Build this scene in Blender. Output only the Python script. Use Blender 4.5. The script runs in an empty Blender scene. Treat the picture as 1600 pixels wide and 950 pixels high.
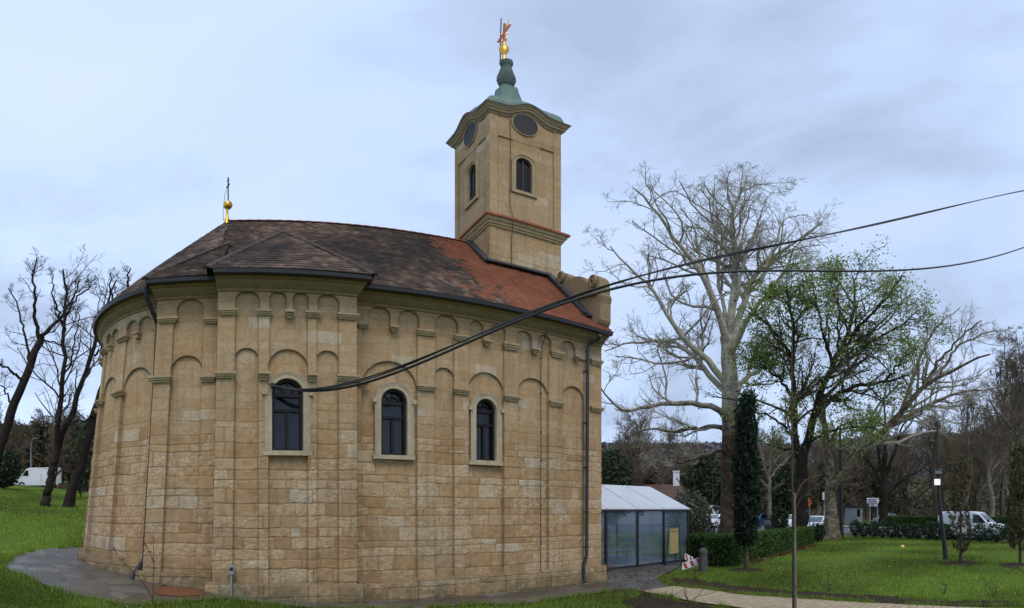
import bpy, math, random
import numpy as np
from mathutils import Vector, Matrix

# ------------------------------------------------------------------ camera, sky, sun, exposure
scene = bpy.context.scene
COL = scene.collection
F, X0, YH, EH = 760.0, 400.0, 796.0, 2.0          # pixels per radian, wall normal, horizon row, eye height

cd = bpy.data.cameras.new("camera")
cam = bpy.data.objects.new("camera", cd)
COL.objects.link(cam)
cam.location = (0, 0, EH)
cam.rotation_euler = (math.radians(90), 0, -(800 - X0) / F)
cd.type = 'PANO'
cd.panorama_type = 'EQUIRECTANGULAR'
cd.longitude_min, cd.longitude_max = -800 / F, 800 / F
cd.latitude_min, cd.latitude_max = -(950 - YH) / F, YH / F
cd.clip_start, cd.clip_end = 0.05, 6000
scene.camera = cam

SUN_EL, SUN_AZ = math.radians(56), math.radians(190)     # azimuth clockwise from +Y
w = bpy.data.worlds.new("World")
scene.world = w
w.use_nodes = True
nt = w.node_tree
nt.nodes.clear()
N = nt.nodes.new
out = N('ShaderNodeOutputWorld'); bg1 = N('ShaderNodeBackground'); bg2 = N('ShaderNodeBackground'); mixs = N('ShaderNodeMixShader')
sky = N('ShaderNodeTexSky'); sky.sky_type = 'NISHITA'; sky.sun_disc = False
sky.sun_elevation = SUN_EL; sky.sun_rotation = SUN_AZ
nt.links.new(sky.outputs[0], bg1.inputs[0]); bg1.inputs[1].default_value = 0.10
tc = N('ShaderNodeTexCoord'); sep = N('ShaderNodeSeparateXYZ'); nt.links.new(tc.outputs['Generated'], sep.inputs[0])
def wmath(op, a, b=None, clamp=False):
    n = N('ShaderNodeMath'); n.operation = op; n.use_clamp = clamp
    for i, v in enumerate((a, b)):
        if v is None: continue
        if hasattr(v, 'links'): nt.links.new(v, n.inputs[i])
        else: n.inputs[i].default_value = v
    return n.outputs[0]
zz = wmath('ADD', wmath('MAXIMUM', sep.outputs[2], 0.0), 0.22)
cx_ = wmath('DIVIDE', sep.outputs[0], zz); cy_ = wmath('DIVIDE', sep.outputs[1], zz)
cmb = N('ShaderNodeCombineXYZ'); nt.links.new(cx_, cmb.inputs[0]); nt.links.new(cy_, cmb.inputs[1])
def wnoise(scale, detail, rough, dist, off):
    n = N('ShaderNodeTexNoise'); n.inputs['Scale'].default_value = scale; n.inputs['Detail'].default_value = detail
    n.inputs['Roughness'].default_value = rough; n.inputs['Distortion'].default_value = dist
    m = N('ShaderNodeVectorMath'); m.operation = 'ADD'; m.inputs[1].default_value = off
    nt.links.new(cmb.outputs[0], m.inputs[0]); nt.links.new(m.outputs[0], n.inputs['Vector'])
    return n.outputs['Fac']
n1 = wnoise(1.15, 6, 0.52, 0.45, (3.1, 1.7, 0)); n2 = wnoise(2.2, 5, 0.5, 0.2, (7.7, 2.2, 0))
mixn = wmath('ADD', wmath('MULTIPLY', n1, 0.7), wmath('MULTIPLY', n2, 0.3))
rampn = N('ShaderNodeValToRGB'); nt.links.new(mixn, rampn.inputs[0])
el = rampn.color_ramp.elements
el[0].position, el[0].color = 0.36, (0.40, 0.49, 0.68, 1)
el[1].position, el[1].color = 0.60, (0.60, 0.715, 0.97, 1)
e = rampn.color_ramp.elements.new(0.48); e.color = (0.545, 0.685, 0.95, 1)
# broad differences: brighter overcast to the north-west (left in view), duller to the right
side = wmath('ADD', wmath('MULTIPLY', sep.outputs[0], -0.10), 1.0)
low = wmath('SUBTRACT', 1.0, wmath('MULTIPLY', wmath('MAXIMUM', sep.outputs[2], 0.0), 3.0), True)
lowf = wmath('ADD', wmath('MULTIPLY', low, 0.10), 1.0)
nt.links.new(rampn.outputs[0], bg2.inputs[0])
nt.links.new(wmath('MULTIPLY', wmath('MULTIPLY', side, lowf), 1.10), bg2.inputs[1])
nt.links.new(bg1.outputs[0], mixs.inputs[1]); nt.links.new(bg2.outputs[0], mixs.inputs[2]); mixs.inputs[0].default_value = 0.90
nt.links.new(mixs.outputs[0], out.inputs[0])

sd = bpy.data.lights.new("sun", 'SUN'); sd.energy = 1.35; sd.angle = math.radians(25); sd.color = (1.0, 0.93, 0.82)
so = bpy.data.objects.new("sun", sd); COL.objects.link(so)
sv = Vector((math.sin(SUN_AZ) * math.cos(SUN_EL), math.cos(SUN_AZ) * math.cos(SUN_EL), math.sin(SUN_EL)))
so.rotation_euler = sv.to_track_quat('Z', 'Y').to_euler(); so.location = (0, 0, 60)

vs = scene.view_settings
vs.view_transform = 'Standard'; vs.look = 'None'; vs.exposure = 0.20; vs.gamma = 1.0; vs.use_curve_mapping = False
scene.cycles.max_bounces = 6; scene.cycles.transparent_max_bounces = 12
scene.cycles.use_adaptive_sampling = True

# ------------------------------------------------------------------ survey helpers (photo measurements -> places)
def az(px): return (px - X0) / F
def te(py): return math.tan((YH - py) / F)
def onY(px, py, Y):
    a = az(px); return Vector((Y * math.tan(a), Y, EH + Y / math.cos(a) * te(py)))
def onX(px, py, X):
    a = az(px); return Vector((X, X / math.tan(a), EH + X / math.sin(a) * te(py)))
def atr(px, py, r):
    a = az(px); return Vector((r * math.sin(a), r * math.cos(a), EH + r * te(py)))
def sp(v, k=0.8):
    v = np.asarray(v, float); return np.where(v > 20 * k, v, k * np.log1p(np.exp(np.minimum(v / k, 30))))
def sm(e0, e1, v):
    t = np.clip((np.asarray(v, float) - e0) / (e1 - e0), 0, 1); return t * t * (3 - 2 * t)
def ground(x, y):
    x = np.asarray(x, float); y = np.asarray(y, float)
    u = -x
    g = 0.115 * np.minimum(sp(u + 2), 40)
    g = g + 1.6 * (1 - np.exp(-np.maximum(y - 11, 0) / 12)) * sm(2, 8, u)
    # the wooded bank behind the left lawn
    g = g + 0.16 * sp(y - 62, 4) * sm(4, 16, u) * sm(400, 120, y)
    return g
def gz(px, py):
    a = az(px); s, c = math.sin(a), math.cos(a); t = te(py)
    r0 = 1.0
    for i in range(4000):
        r = r0 + 0.05 * (1 + r0 * 0.02)
        if EH + r * t <= float(ground(r * s, r * c)): return Vector((r * s, r * c, float(ground(r * s, r * c))))
        r0 = r
    return Vector((r0 * s, r0 * c, 0))
def pg(px, r):
    a = az(px); x, y = r * math.sin(a), r * math.cos(a); return Vector((x, y, float(ground(x, y))))

# ------------------------------------------------------------------ object helpers
def tag(o, label=None, cat=None, group=None, kind=None):
    if label: o["label"] = label
    if cat: o["category"] = cat
    if group: o["group"] = group
    if kind: o["kind"] = kind
    return o
def thing(name, label, cat, loc=(0, 0, 0), group=None):
    o = bpy.data.objects.new(name, None); o.empty_display_size = 0.3
    COL.objects.link(o); o.location = loc; tag(o, label, cat, group)
    return o
def origin(o):
    v = Vector((0, 0, 0))
    while o is not None:
        v = v + o.location; o = o.parent
    return v
def link(name, me, parent=None, base=None):
    o = bpy.data.objects.new(name, me); COL.objects.link(o)
    if parent is not None: o.parent = parent
    off = origin(parent) if parent is not None else Vector(base if base is not None else (0, 0, 0))
    if parent is None: o.location = off
    if off.length > 0: me.transform(Matrix.Translation(-off))
    return o
def mesh_np(name, V, quads=None, tris=None, mat=None, parent=None, base=None, smooth=False, attrs=None):
    me = bpy.data.meshes.new(name)
    V = np.asarray(V, np.float32).reshape(-1, 3)
    q = np.zeros((0, 4), np.int32) if quads is None else np.asarray(quads, np.int32).reshape(-1, 4)
    t = np.zeros((0, 3), np.int32) if tris is None else np.asarray(tris, np.int32).reshape(-1, 3)
    me.vertices.add(len(V)); me.vertices.foreach_set('co', V.ravel())
    me.loops.add(q.size + t.size); me.loops.foreach_set('vertex_index', np.concatenate([q.ravel(), t.ravel()]))
    me.polygons.add(len(q) + len(t))
    st = np.concatenate([np.arange(len(q)) * 4, q.size + np.arange(len(t)) * 3]).astype(np.int32)
    me.polygons.foreach_set('loop_start', st)
    if smooth: me.polygons.foreach_set('use_smooth', np.ones(len(q) + len(t), bool))
    if attrs:
        for k, a in attrs.items():
            at = me.attributes.new(k, 'FLOAT_COLOR', 'POINT')
            c = np.ones((len(V), 4), np.float32); c[:, :a.shape[1]] = a; at.data.foreach_set('color', c.ravel())
    me.update(calc_edges=True); me.validate()
    if mat: me.materials.append(mat)
    return link(name, me, parent, base)

class MB:
    def __init__(s): s.v, s.f = [], []
    def add(s, vs, fs):
        b = len(s.v); s.v += [tuple(p) for p in vs]; s.f += [tuple(i + b for i in f) for f in fs]
    def box(s, a, b, M=None):
        x0, y0, z0 = a; x1, y1, z1 = b
        P = [Vector(p) for p in ((x0,y0,z0),(x1,y0,z0),(x1,y1,z0),(x0,y1,z0),(x0,y0,z1),(x1,y0,z1),(x1,y1,z1),(x0,y1,z1))]
        if M is not None: P = [M @ p for p in P]
        s.add(P, [(0,3,2,1),(4,5,6,7),(0,1,5,4),(1,2,6,5),(2,3,7,6),(3,0,4,7)])
    def bar(s, p, q, w, h=None):
        """square bar from p to q"""
        p, q = Vector(p), Vector(q); h = h or w; d = (q - p)
        if d.length < 1e-6: return
        d.normalize(); up = Vector((0,0,1)) if abs(d.z) < .95 else Vector((0,1,0))
        a = d.cross(up).normalized(); b = a.cross(d)
        P = [o + a * sx * w / 2 + b * sy * h / 2 for o in (p, q) for sx, sy in ((-1,-1),(1,-1),(1,1),(-1,1))]
        s.add(P, [(0,3,2,1),(4,5,6,7),(0,1,5,4),(1,2,6,5),(2,3,7,6),(3,0,4,7)])
    def tube(s, pts, r, k=8, cap=True):
        pts = [Vector(p) for p in pts]; n = len(pts)
        rr = r if hasattr(r, '__len__') else [r] * n
        vs, fs = [], []
        pa = None
        for i, p in enumerate(pts):
            d = (pts[min(i + 1, n - 1)] - pts[max(i - 1, 0)]).normalized()
            if pa is None:
                up = Vector((0,0,1)) if abs(d.z) < .9 else Vector((0,1,0)); pa = d.cross(up).normalized()
            pa = (pa - d * pa.dot(d)).normalized(); b = d.cross(pa)
            for j in range(k):
                t = 2 * math.pi * j / k; vs.append(p + (pa * math.cos(t) + b * math.sin(t)) * rr[i])
        for i in range(n - 1):
            for j in range(k):
                a = i * k + j; c = i * k + (j + 1) % k; fs.append((a, c, c + k, a + k))
        if cap: fs += [tuple(range(k - 1, -1, -1)), tuple(range((n - 1) * k, n * k))]
        s.add(vs, fs)
    def lathe(s, prof, c, k=16, sx=1.0, sy=1.0, ph=0.0):
        c = Vector(c); n = len(prof); vs, fs = [], []
        for r, z in prof:
            for j in range(k):
                t = 2 * math.pi * j / k + ph; vs.append(c + Vector((r * math.cos(t) * sx, r * math.sin(t) * sy, z)))
        for i in range(n - 1):
            for j in range(k):
                a = i * k + j; d = i * k + (j + 1) % k; fs.append((a, d, d + k, a + k))
        fs += [tuple(range(k - 1, -1, -1)), tuple(range((n - 1) * k, n * k))]
        s.add(vs, fs)
    def prism(s, poly, d):
        """closed polygon of 3-D points pushed along d"""
        n = len(poly); d = Vector(d); A = [Vector(p) for p in poly]; B = [p + d for p in A]
        s.add(A + B, [tuple(range(n)), tuple(range(2 * n - 1, n - 1, -1))] + [(i, i + n, (i + 1) % n + n, (i + 1) % n) for i in range(n)])
    def build(s, name, mat, parent=None, base=None, smooth=False, bevel=0, fix=None):
        V = [fix(p) for p in s.v] if fix else s.v
        me = bpy.data.meshes.new(name); me.from_pydata(V, [], s.f); me.update()
        import bmesh
        bm = bmesh.new(); bm.from_mesh(me); bmesh.ops.recalc_face_normals(bm, faces=bm.faces)
        if bevel: bmesh.ops.bevel(bm, geom=[e for e in bm.edges if e.is_manifold and e.calc_face_angle(0) > .5], offset=bevel, segments=2, affect='EDGES', clamp_overlap=True)
        bm.to_mesh(me); bm.free()
        if smooth:
            me.polygons.foreach_set('use_smooth', np.ones(len(me.polygons), bool))
            try: me.set_sharp_from_angle(angle=math.radians(38))
            except Exception: pass
        me.materials.append(mat)
        return link(name, me, parent, base)

# ------------------------------------------------------------------ materials
class NT:
    def __init__(s, name, rough=0.9, spec=0.3):
        s.m = bpy.data.materials.new(name); s.m.use_nodes = True; s.t = s.m.node_tree; s.p = s.t.nodes['Principled BSDF']
        s.p.inputs['Roughness'].default_value = rough; s.p.inputs['Specular IOR Level'].default_value = spec
        s.co = s.n('ShaderNodeTexCoord').outputs['Object']
    def n(s, t): return s.t.nodes.new(t)
    def l(s, a, b): s.t.links.new(a, b)
    def noise(s, scale, detail=4, rough=.6, vec=None, dist=0):
        n = s.n('ShaderNodeTexNoise'); n.inputs['Scale'].default_value = scale; n.inputs['Detail'].default_value = detail
        n.inputs['Roughness'].default_value = rough; n.inputs['Distortion'].default_value = dist
        s.l(vec or s.co, n.inputs['Vector']); return n.outputs['Fac']
    def ramp(s, fac, stops, const=False):
        r = s.n('ShaderNodeValToRGB'); e = r.color_ramp.elements
        if const: r.color_ramp.interpolation = 'CONSTANT'
        for i, (p, c) in enumerate(stops):
            x = e[i] if i < 2 else e.new(p)
            x.position = p; x.color = (*c, 1) if len(c) == 3 else c
        s.l(fac, r.inputs[0]); return r.outputs[0]
    def mix(s, fac, a, b, mode='MIX'):
        m = s.n('ShaderNodeMix'); m.data_type = 'RGBA'; m.blend_type = mode
        for v, i in ((fac, 0), (a, 6), (b, 7)):
            if hasattr(v, 'links'): s.l(v, m.inputs[i])
            elif i == 0: m.inputs[0].default_value = v
            else: m.inputs[i].default_value = (*v, 1)
        return m.outputs[2]
    def math(s, op, a, b=0.0, clamp=False):
        m = s.n('ShaderNodeMath'); m.operation = op; m.use_clamp = clamp
        for i, v in enumerate((a, b)):
            if hasattr(v, 'links'): s.l(v, m.inputs[i])
            else: m.inputs[i].default_value = v
        return m.outputs[0]
    def attr(s, name):
        a = s.n('ShaderNodeAttribute'); a.attribute_name = name; x = s.n('ShaderNodeSeparateColor'); s.l(a.outputs['Color'], x.inputs[0]); return x.outputs
    def scaled(s, sc):
        m = s.n('ShaderNodeMapping'); m.inputs['Scale'].default_value = sc; s.l(s.co, m.inputs[0]); return m.outputs[0]
    def color(s, c):
        if hasattr(c, 'links'): s.l(c, s.p.inputs['Base Color'])
        else: s.p.inputs['Base Color'].default_value = (*c, 1)
    def rough(s, v): s.l(v, s.p.inputs['Roughness'])
    def bump(s, h, strength=.5, dist=.02):
        b = s.n('ShaderNodeBump'); b.inputs['Strength'].default_value = strength; b.inputs['Distance'].default_value = dist
        s.l(h, b.inputs['Height']); s.l(b.outputs[0], s.p.inputs['Normal'])

def simple(name, c, rough=.6, spec=.4, metal=0, var=.18, scale=9, bump=0):
    M = NT(name, rough, spec); M.p.inputs['Metallic'].default_value = metal
    f = M.noise(scale, 5, .65)
    lo = tuple(x * (1 - var) for x in c); hi = tuple(min(1, x * (1 + var)) for x in c)
    M.color(M.ramp(f, [(.3, lo), (.7, hi)]))
    if bump: M.bump(M.noise(scale * 4, 4), bump, .01)
    return M.m

def stone_mat():
    M = NT('sandstone_ashlar', .92, .2)
    a = M.attr('stone')
    base = M.ramp(a[0], [(0, (.36, .215, .10)), (.22, (.435, .284, .146)), (.5, (.49, .342, .195)), (.72, (.53, .392, .243)), (.88, (.54, .428, .295)), (1, (.485, .412, .315))])
    n1 = M.noise(.9, 6, .65, dist=.5); n2 = M.noise(7, 6, .7); n3 = M.noise(60, 4, .7)
    base = M.mix(M.math('MULTIPLY', M.ramp(n2, [(.42, (0,0,0)), (.7, (1,1,1))]), .45), base, (.30, .19, .085))
    base = M.mix(M.math('MULTIPLY', M.ramp(n1, [(.5, (0,0,0)), (.72, (1,1,1))]), .40), base, (.27, .225, .15))
    base = M.mix(M.math('MULTIPLY', M.ramp(n3, [(.55, (0,0,0)), (.75, (1,1,1))]), .35), base, (.22, .16, .085))
    # rain streaks down the face and algae in the damp zone just above the ground
    st = M.noise(3.2, 5, .6, M.scaled((1.6, 1.6, .12)))
    base = M.mix(M.math('MULTIPLY', M.ramp(st, [(.50, (0,0,0)), (.72, (1,1,1))]), .50), base, (.20, .148, .085))
    damp = M.math('MULTIPLY', a[2], M.ramp(M.noise(2.4, 6, .7), [(.28, (0,0,0)), (.55, (1,1,1))]))
    base = M.mix(M.math('MULTIPLY', damp, .85), base, (.125, .105, .055))
    n4 = M.noise(19, 5, .75, dist=.4)
    base = M.mix(M.math('MULTIPLY', M.ramp(n4, [(.50, (0,0,0)), (.66, (1,1,1))]), .42), base, (.20, .135, .065))
    base = M.mix(M.math('MULTIPLY', M.ramp(M.noise(11, 4, .6, dist=.3), [(.56, (0,0,0)), (.72, (1,1,1))]), .35), base, (.56, .47, .33))
    joint_and_shade = M.mix(.58, base, (.095, .065, .035))
    base = M.mix(a[1], joint_and_shade, base)
    M.color(base); M.bump(M.math('ADD', M.noise(34, 6, .75), M.math('MULTIPLY', M.noise(120, 3), .4)), .55, .012)
    return M.m
def trim_mat(name='dressed_stone', tint=(.44, .335, .195)):
    M = NT(name, .9, .2)
    c = M.ramp(M.noise(5, 6, .7), [(.3, tuple(x * .72 for x in tint)), (.65, tint)])
    st = M.noise(3.5, 5, .6, M.scaled((2, 2, .2)))
    c = M.mix(M.math('MULTIPLY', M.ramp(st, [(.5, (0,0,0)), (.75, (1,1,1))]), .5), c, (.17, .14, .095))
    M.color(c); M.bump(M.noise(50, 5, .7), .35, .008); return M.m
def tile_mat():
    M = NT('clay_tiles', .82, .25)
    a = M.attr('tile')
    old = M.ramp(a[0], [(0, (.024, .019, .017)), (.3, (.052, .038, .032)), (.6, (.098, .068, .053)), (.85, (.17, .110, .082)), (1, (.31, .20, .15))])
    lich = M.ramp(M.noise(1.1, 7, .7, dist=.6), [(.52, (0,0,0)), (.68, (1,1,1))])
    old = M.mix(M.math('MULTIPLY', lich, M.math('MULTIPLY', a[0], .75)), old, (.27, .165, .125))
    new = M.ramp(a[0], [(0, (.17, .055, .030)), (.5, (.29, .090, .042)), (1, (.38, .140, .07))])
    new = M.mix(M.math('MULTIPLY', M.ramp(M.noise(2.2, 6, .7), [(.45, (0,0,0)), (.7, (1,1,1))]), .5), new, (.17, .062, .038))
    c = M.mix(a[1], old, new)
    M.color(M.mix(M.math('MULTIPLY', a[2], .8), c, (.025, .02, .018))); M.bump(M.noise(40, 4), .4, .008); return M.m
def bark_mat(name, cols, scale=4):
    M = NT(name, .95, .15)
    f = M.noise(scale, 6, .7, dist=.8)
    M.color(M.ramp(f, cols)); M.bump(M.noise(scale * 5, 5, .7, M.scaled((1, 1, .3))), .7, .03); return M.m
def leaf_mat(name, c, var=.5, trans=.25):
    M = NT(name, .75, .2)
    a = M.attr('leaf')
    lo = tuple(x * (1 - var) for x in c); hi = tuple(x * (1 + var) for x in c)
    col = M.ramp(a[0], [(0, lo), (1, hi)]); M.color(col)
    if trans:
        o = M.t.nodes['Material Output']; tr = M.n('ShaderNodeBsdfTranslucent'); mx = M.n('ShaderNodeMixShader'); mx.inputs[0].default_value = trans
        M.l(col, tr.inputs[0]); M.l(M.p.outputs[0], mx.inputs[1]); M.l(tr.outputs[0], mx.inputs[2]); M.l(mx.outputs[0], o.inputs[0])
    return M.m
def ground_mat():
    M = NT('lawn_soil', .95, .15)
    n = M.noise(.35, 6, .65, dist=.4); n2 = M.noise(6, 6, .7)
    c = M.ramp(n, [(.3, (.060, .085, .014)), (.5, (.088, .125, .021)), (.7, (.115, .15, .03))])
    c = M.mix(M.math('MULTIPLY', M.ramp(n2, [(.55, (0,0,0)), (.75, (1,1,1))]), .5), c, (.055, .045, .022))
    M.color(c); M.bump(n2, .6, .04); return M.m
def soil_mat():
    M = NT('bare_soil', .95, .2)
    n = M.noise(7, 7, .75)
    M.color(M.ramp(n, [(.3, (.016, .011, .006)), (.55, (.038, .025, .013)), (.75, (.075, .052, .026))])); M.bump(n, .9, .05); return M.m
def wet_paving_mat():
    M = NT('wet_flagstones', .4, .5)
    v = M.n('ShaderNodeTexVoronoi'); v.feature = 'DISTANCE_TO_EDGE'; v.inputs['Scale'].default_value = 1.5; M.l(M.co, v.inputs['Vector'])
    v2 = M.n('ShaderNodeTexVoronoi'); v2.inputs['Scale'].default_value = 1.5; M.l(M.co, v2.inputs['Vector'])
    x = M.n('ShaderNodeSeparateColor'); M.l(v2.outputs['Color'], x.inputs[0])
    c = M.ramp(x.outputs[0], [(0, (.075, .062, .047)), (.5, (.115, .10, .085)), (1, (.16, .145, .125))])
    c = M.mix(M.math('MULTIPLY', M.ramp(M.noise(3, 6, .7), [(.4, (0,0,0)), (.7, (1,1,1))]), .6), c, (.060, .040, .020))
    j = M.ramp(v.outputs['Distance'], [(.012, (0,0,0)), (.035, (1,1,1))])
    M.color(M.mix(j, (.072, .063, .052), c))
    M.rough(M.ramp(M.noise(1.3, 5, .6), [(.38, (.22, .22, .22)), (.62, (.6, .6, .6))])); M.bump(M.math('ADD', j, M.math('MULTIPLY', M.noise(14, 5), .7)), .35, .02); return M.m
def path_mat():
    M = NT('sand_flags', .85, .25)
    br = M.n('ShaderNodeTexBrick'); br.inputs['Scale'].default_value = 1.6; br.inputs['Mortar Size'].default_value = .012
    br.inputs['Color1'].default_value = (.44, .345, .215, 1); br.inputs['Color2'].default_value = (.36, .28, .175, 1); br.inputs['Mortar'].default_value = (.12, .10, .06, 1)
    M.l(M.co, br.inputs['Vector'])
    M.color(M.mix(M.math('MULTIPLY', M.ramp(M.noise(5, 6, .7), [(.4, (0,0,0)), (.7, (1,1,1))]), .5), br.outputs[0], (.20, .16, .10))); M.bump(M.noise(25, 5), .4, .015); return M.m
def glass_mat(name, c=(.012, .016, .022), rough=.06):
    M = NT(name, rough, .4)
    M.color(M.ramp(M.noise(2.5, 3), [(.35, c), (.7, tuple(x * 2.0 for x in c))])); M.bump(M.noise(2.6, 2), .22, .03); return M.m
def film_mat():
    M = NT('clear_pvc_film', .12, .5)
    M.color((.30, .36, .43)); o = M.t.nodes['Material Output']
    tr = M.n('ShaderNodeBsdfTransparent'); tr.inputs[0].default_value = (.84, .89, .95, 1)
    mx = M.n('ShaderNodeMixShader'); f = M.ramp(M.noise(.9, 4, .6, dist=.7), [(.3, (.07, .07, .07)), (.7, (.24, .24, .24))])
    M.l(f, mx.inputs[0]); M.l(tr.outputs[0], mx.inputs[1]); M.l(M.p.outputs[0], mx.inputs[2]); M.l(mx.outputs[0], o.inputs[0])
    M.bump(M.noise(2.2, 3), .25, .05); return M.m

MT = {}
MT['stone'] = stone_mat(); MT['trim'] = trim_mat(); MT['surround'] = trim_mat('pale_window_stone', (.50, .405, .27)); MT['cornice'] = trim_mat('weathered_cornice_stone', (.33, .24, .145)); MT['tile'] = tile_mat()
MT['parapet'] = trim_mat('lichened_parapet_stone', (.30, .215, .12))
MT['metal_dark'] = simple('dark_painted_metal', (.018, .018, .021), .45, .5)
MT['flash'] = simple('lead_flashing', (.038, .042, .047), .5, .5)
MT['frame'] = simple('dark_brown_joinery', (.010, .006, .006), .45, .3)
MT['glass'] = glass_mat('window_glass', (.003,.006,.008), .07)
MT['louver'] = simple('dark_shutter_paint', (.028, .023, .027), .6, .35)
MT['clock'] = simple('blackened_clock_plate', (.020, .018, .021), .6, .3, 0, .35, 14)
MT['gold'] = simple('gilded_metal', (.60, .33, .06), .36, .5, 1, .2, 20)
MT['rust'] = simple('red_painted_iron', (.42, .12, .05), .6, .3, 0, .4, 25)
MT['iron'] = simple('dark_wrought_iron', (.05, .03, .022), .6, .4)
def copper(name, a, b):
    M = NT(name, .7, .35)
    st = M.noise(4, 6, .65, M.scaled((2.2, 2.2, .35)))
    M.color(M.ramp(st, [(.3, a), (.68, b)])); M.bump(M.noise(16, 4), .2, .01); return M.m
MT['copper'] = copper('verdigris_copper', (.075, .125, .098), (.165, .255, .205))
MT['copper_dark'] = copper('tarnished_copper', (.022, .036, .032), (.075, .115, .095))
MT['soil'] = soil_mat(); MT['lawn'] = ground_mat(); MT['wet'] = wet_paving_mat(); MT['path'] = path_mat()
MT['asphalt'] = simple('damp_asphalt', (.085, .088, .095), .55, .4, 0, .2, 3, .3)
MT['kerb'] = simple('concrete_kerb', (.30, .29, .27), .9, .2, 0, .2, 6, .3)
MT['bark_plane'] = bark_mat('plane_bark', [(.28, (.15, .12, .085)), (.42, (.28, .245, .185)), (.56, (.42, .385, .31)), (.72, (.52, .49, .415))], 2.2)
MT['bark_trunk'] = bark_mat('flaking_plane_trunk', [(.34, (.08, .052, .033)), (.48, (.16, .115, .075)), (.58, (.28, .235, .16)), (.70, (.44, .40, .31))], 3.0)
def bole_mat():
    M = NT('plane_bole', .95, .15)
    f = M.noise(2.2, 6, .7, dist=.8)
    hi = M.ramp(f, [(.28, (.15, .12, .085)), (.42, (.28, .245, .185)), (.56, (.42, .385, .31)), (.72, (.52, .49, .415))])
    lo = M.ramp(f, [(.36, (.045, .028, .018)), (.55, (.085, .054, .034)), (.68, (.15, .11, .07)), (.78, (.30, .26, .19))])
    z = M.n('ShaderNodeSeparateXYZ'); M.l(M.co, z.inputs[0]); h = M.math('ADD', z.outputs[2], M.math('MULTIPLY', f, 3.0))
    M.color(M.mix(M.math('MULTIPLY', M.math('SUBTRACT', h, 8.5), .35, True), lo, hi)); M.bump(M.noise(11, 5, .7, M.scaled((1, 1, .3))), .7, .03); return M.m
MT['bark_bole'] = bole_mat()
MT['bark_dark'] = bark_mat('wet_dark_bark', [(.3, (.014, .011, .009)), (.7, (.042, .032, .025))], 5)
MT['bark_brown'] = bark_mat('brown_bark', [(.3, (.055, .042, .028)), (.7, (.12, .094, .064))], 5)
MT['bark_pale'] = bark_mat('pale_grey_bark', [(.3, (.11, .09, .065)), (.7, (.25, .215, .165))], 3)
MT['twig'] = bark_mat('thin_brown_twigs', [(.3, (.125, .095, .06)), (.7, (.225, .175, .12))], 3)
MT['twig_dark'] = bark_mat('thin_dark_twigs', [(.3, (.042, .033, .026)), (.7, (.095, .076, .060))], 3)
MT['leaf_spring'] = leaf_mat('spring_leaves', (.24, .30, .085), .4, .5)
MT['leaf_hedge'] = leaf_mat('hedge_leaves', (.058, .112, .020), .55, .2)
MT['leaf_cypress'] = leaf_mat('cypress_scales', (.016, .030, .015), .5, .1)
MT['leaf_brown'] = leaf_mat('bronzed_cypress_scales', (.10, .082, .04), .55, .1)
MT['leaf_laurel'] = leaf_mat('laurel_leaves', (.034, .058, .026), .5, .15)
MT['leaf_olive'] = leaf_mat('olive_leaves', (.095, .105, .07), .5, .15)
MT['leaf_wood'] = leaf_mat('mixed_wood_canopy', (.085, .07, .04), .55, .1)
MT['leaf_dark'] = leaf_mat('dark_evergreen_leaves', (.038, .055, .026), .5, .1)
MT['grass'] = leaf_mat('grass_blades', (.175, .25, .038), .5, .35)
MT['bud'] = simple('red_buds', (.22, .05, .03), .7)
MT['white_paint'] = simple('white_car_paint', (.74, .75, .77), .25, .5, 0, .03)
MT['tyre'] = simple('tyre_rubber', (.015, .015, .016), .8, .3)
MT['rim'] = simple('wheel_steel', (.30, .31, .33), .35, .5, .8)
MT['plastic'] = simple('black_plastic', (.022, .022, .024), .5, .4)
MT['fabric'] = simple('white_tent_fabric', (.50, .53, .57), .75, .25, 0, .06, 2)
MT['film'] = film_mat()
MT['wood'] = simple('yellow_board', (.38, .29, .12), .7, .3, 0, .15, 5)
MT['green_metal'] = simple('green_painted_metal', (.03, .07, .055), .5, .4)
MT['red'] = simple('red_reflective', (.46, .035, .04), .45, .5, 0, .1)
MT['white'] = simple('white_sheet', (.70, .71, .72), .5, .4, 0, .06)
MT['grey'] = simple('grey_paint', (.26, .27, .29), .6, .4)
MT['orange'] = simple('orange_sheet', (.75, .20, .03), .5, .4)
MT['carpet'] = simple('red_carpet', (.42, .06, .045), .95, .1)
MT['plaster'] = simple('pale_plaster', (.45, .44, .42), .9, .2)
MT['house_roof'] = simple('old_red_roof', (.105, .062, .048), .9, .2)
MT['band_tile'] = simple('orange_band_tiles', (.30, .10, .05), .85, .2, 0, .35, 9)
MT['brick'] = simple('wet_terracotta_paving', (.17, .062, .03), .5, .4, 0, .3, 8, .4)
MT['rock'] = simple('dark_stone_post', (.075, .072, .07), .85, .3, 0, .3, 12, .5)
MT['yellow'] = simple('yellow_rubber', (.72, .52, .10), .5, .4)
def lamp_mat(name, c, s):
    M = NT(name, .3, .5); M.color(c); M.p.inputs['Emission Color'].default_value = (*c, 1); M.p.inputs['Emission Strength'].default_value = s; return M.m
MT['glow_white'] = lamp_mat('glowing_white_lens', (.95, .93, .88), .55)
MT['lit_green'] = lamp_mat('lit_green_lens', (.10, .95, .55), 2.0)
MT['lens'] = simple('lamp_glass', (.50, .55, .60), .1, .6, 0, .05)
MT['pot'] = simple('blue_grey_glaze', (.05, .065, .08), .4, .5)
MT['blue'] = simple('blue_paint', (.03, .08, .25), .4, .5)

rng = np.random.default_rng(11)
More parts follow.
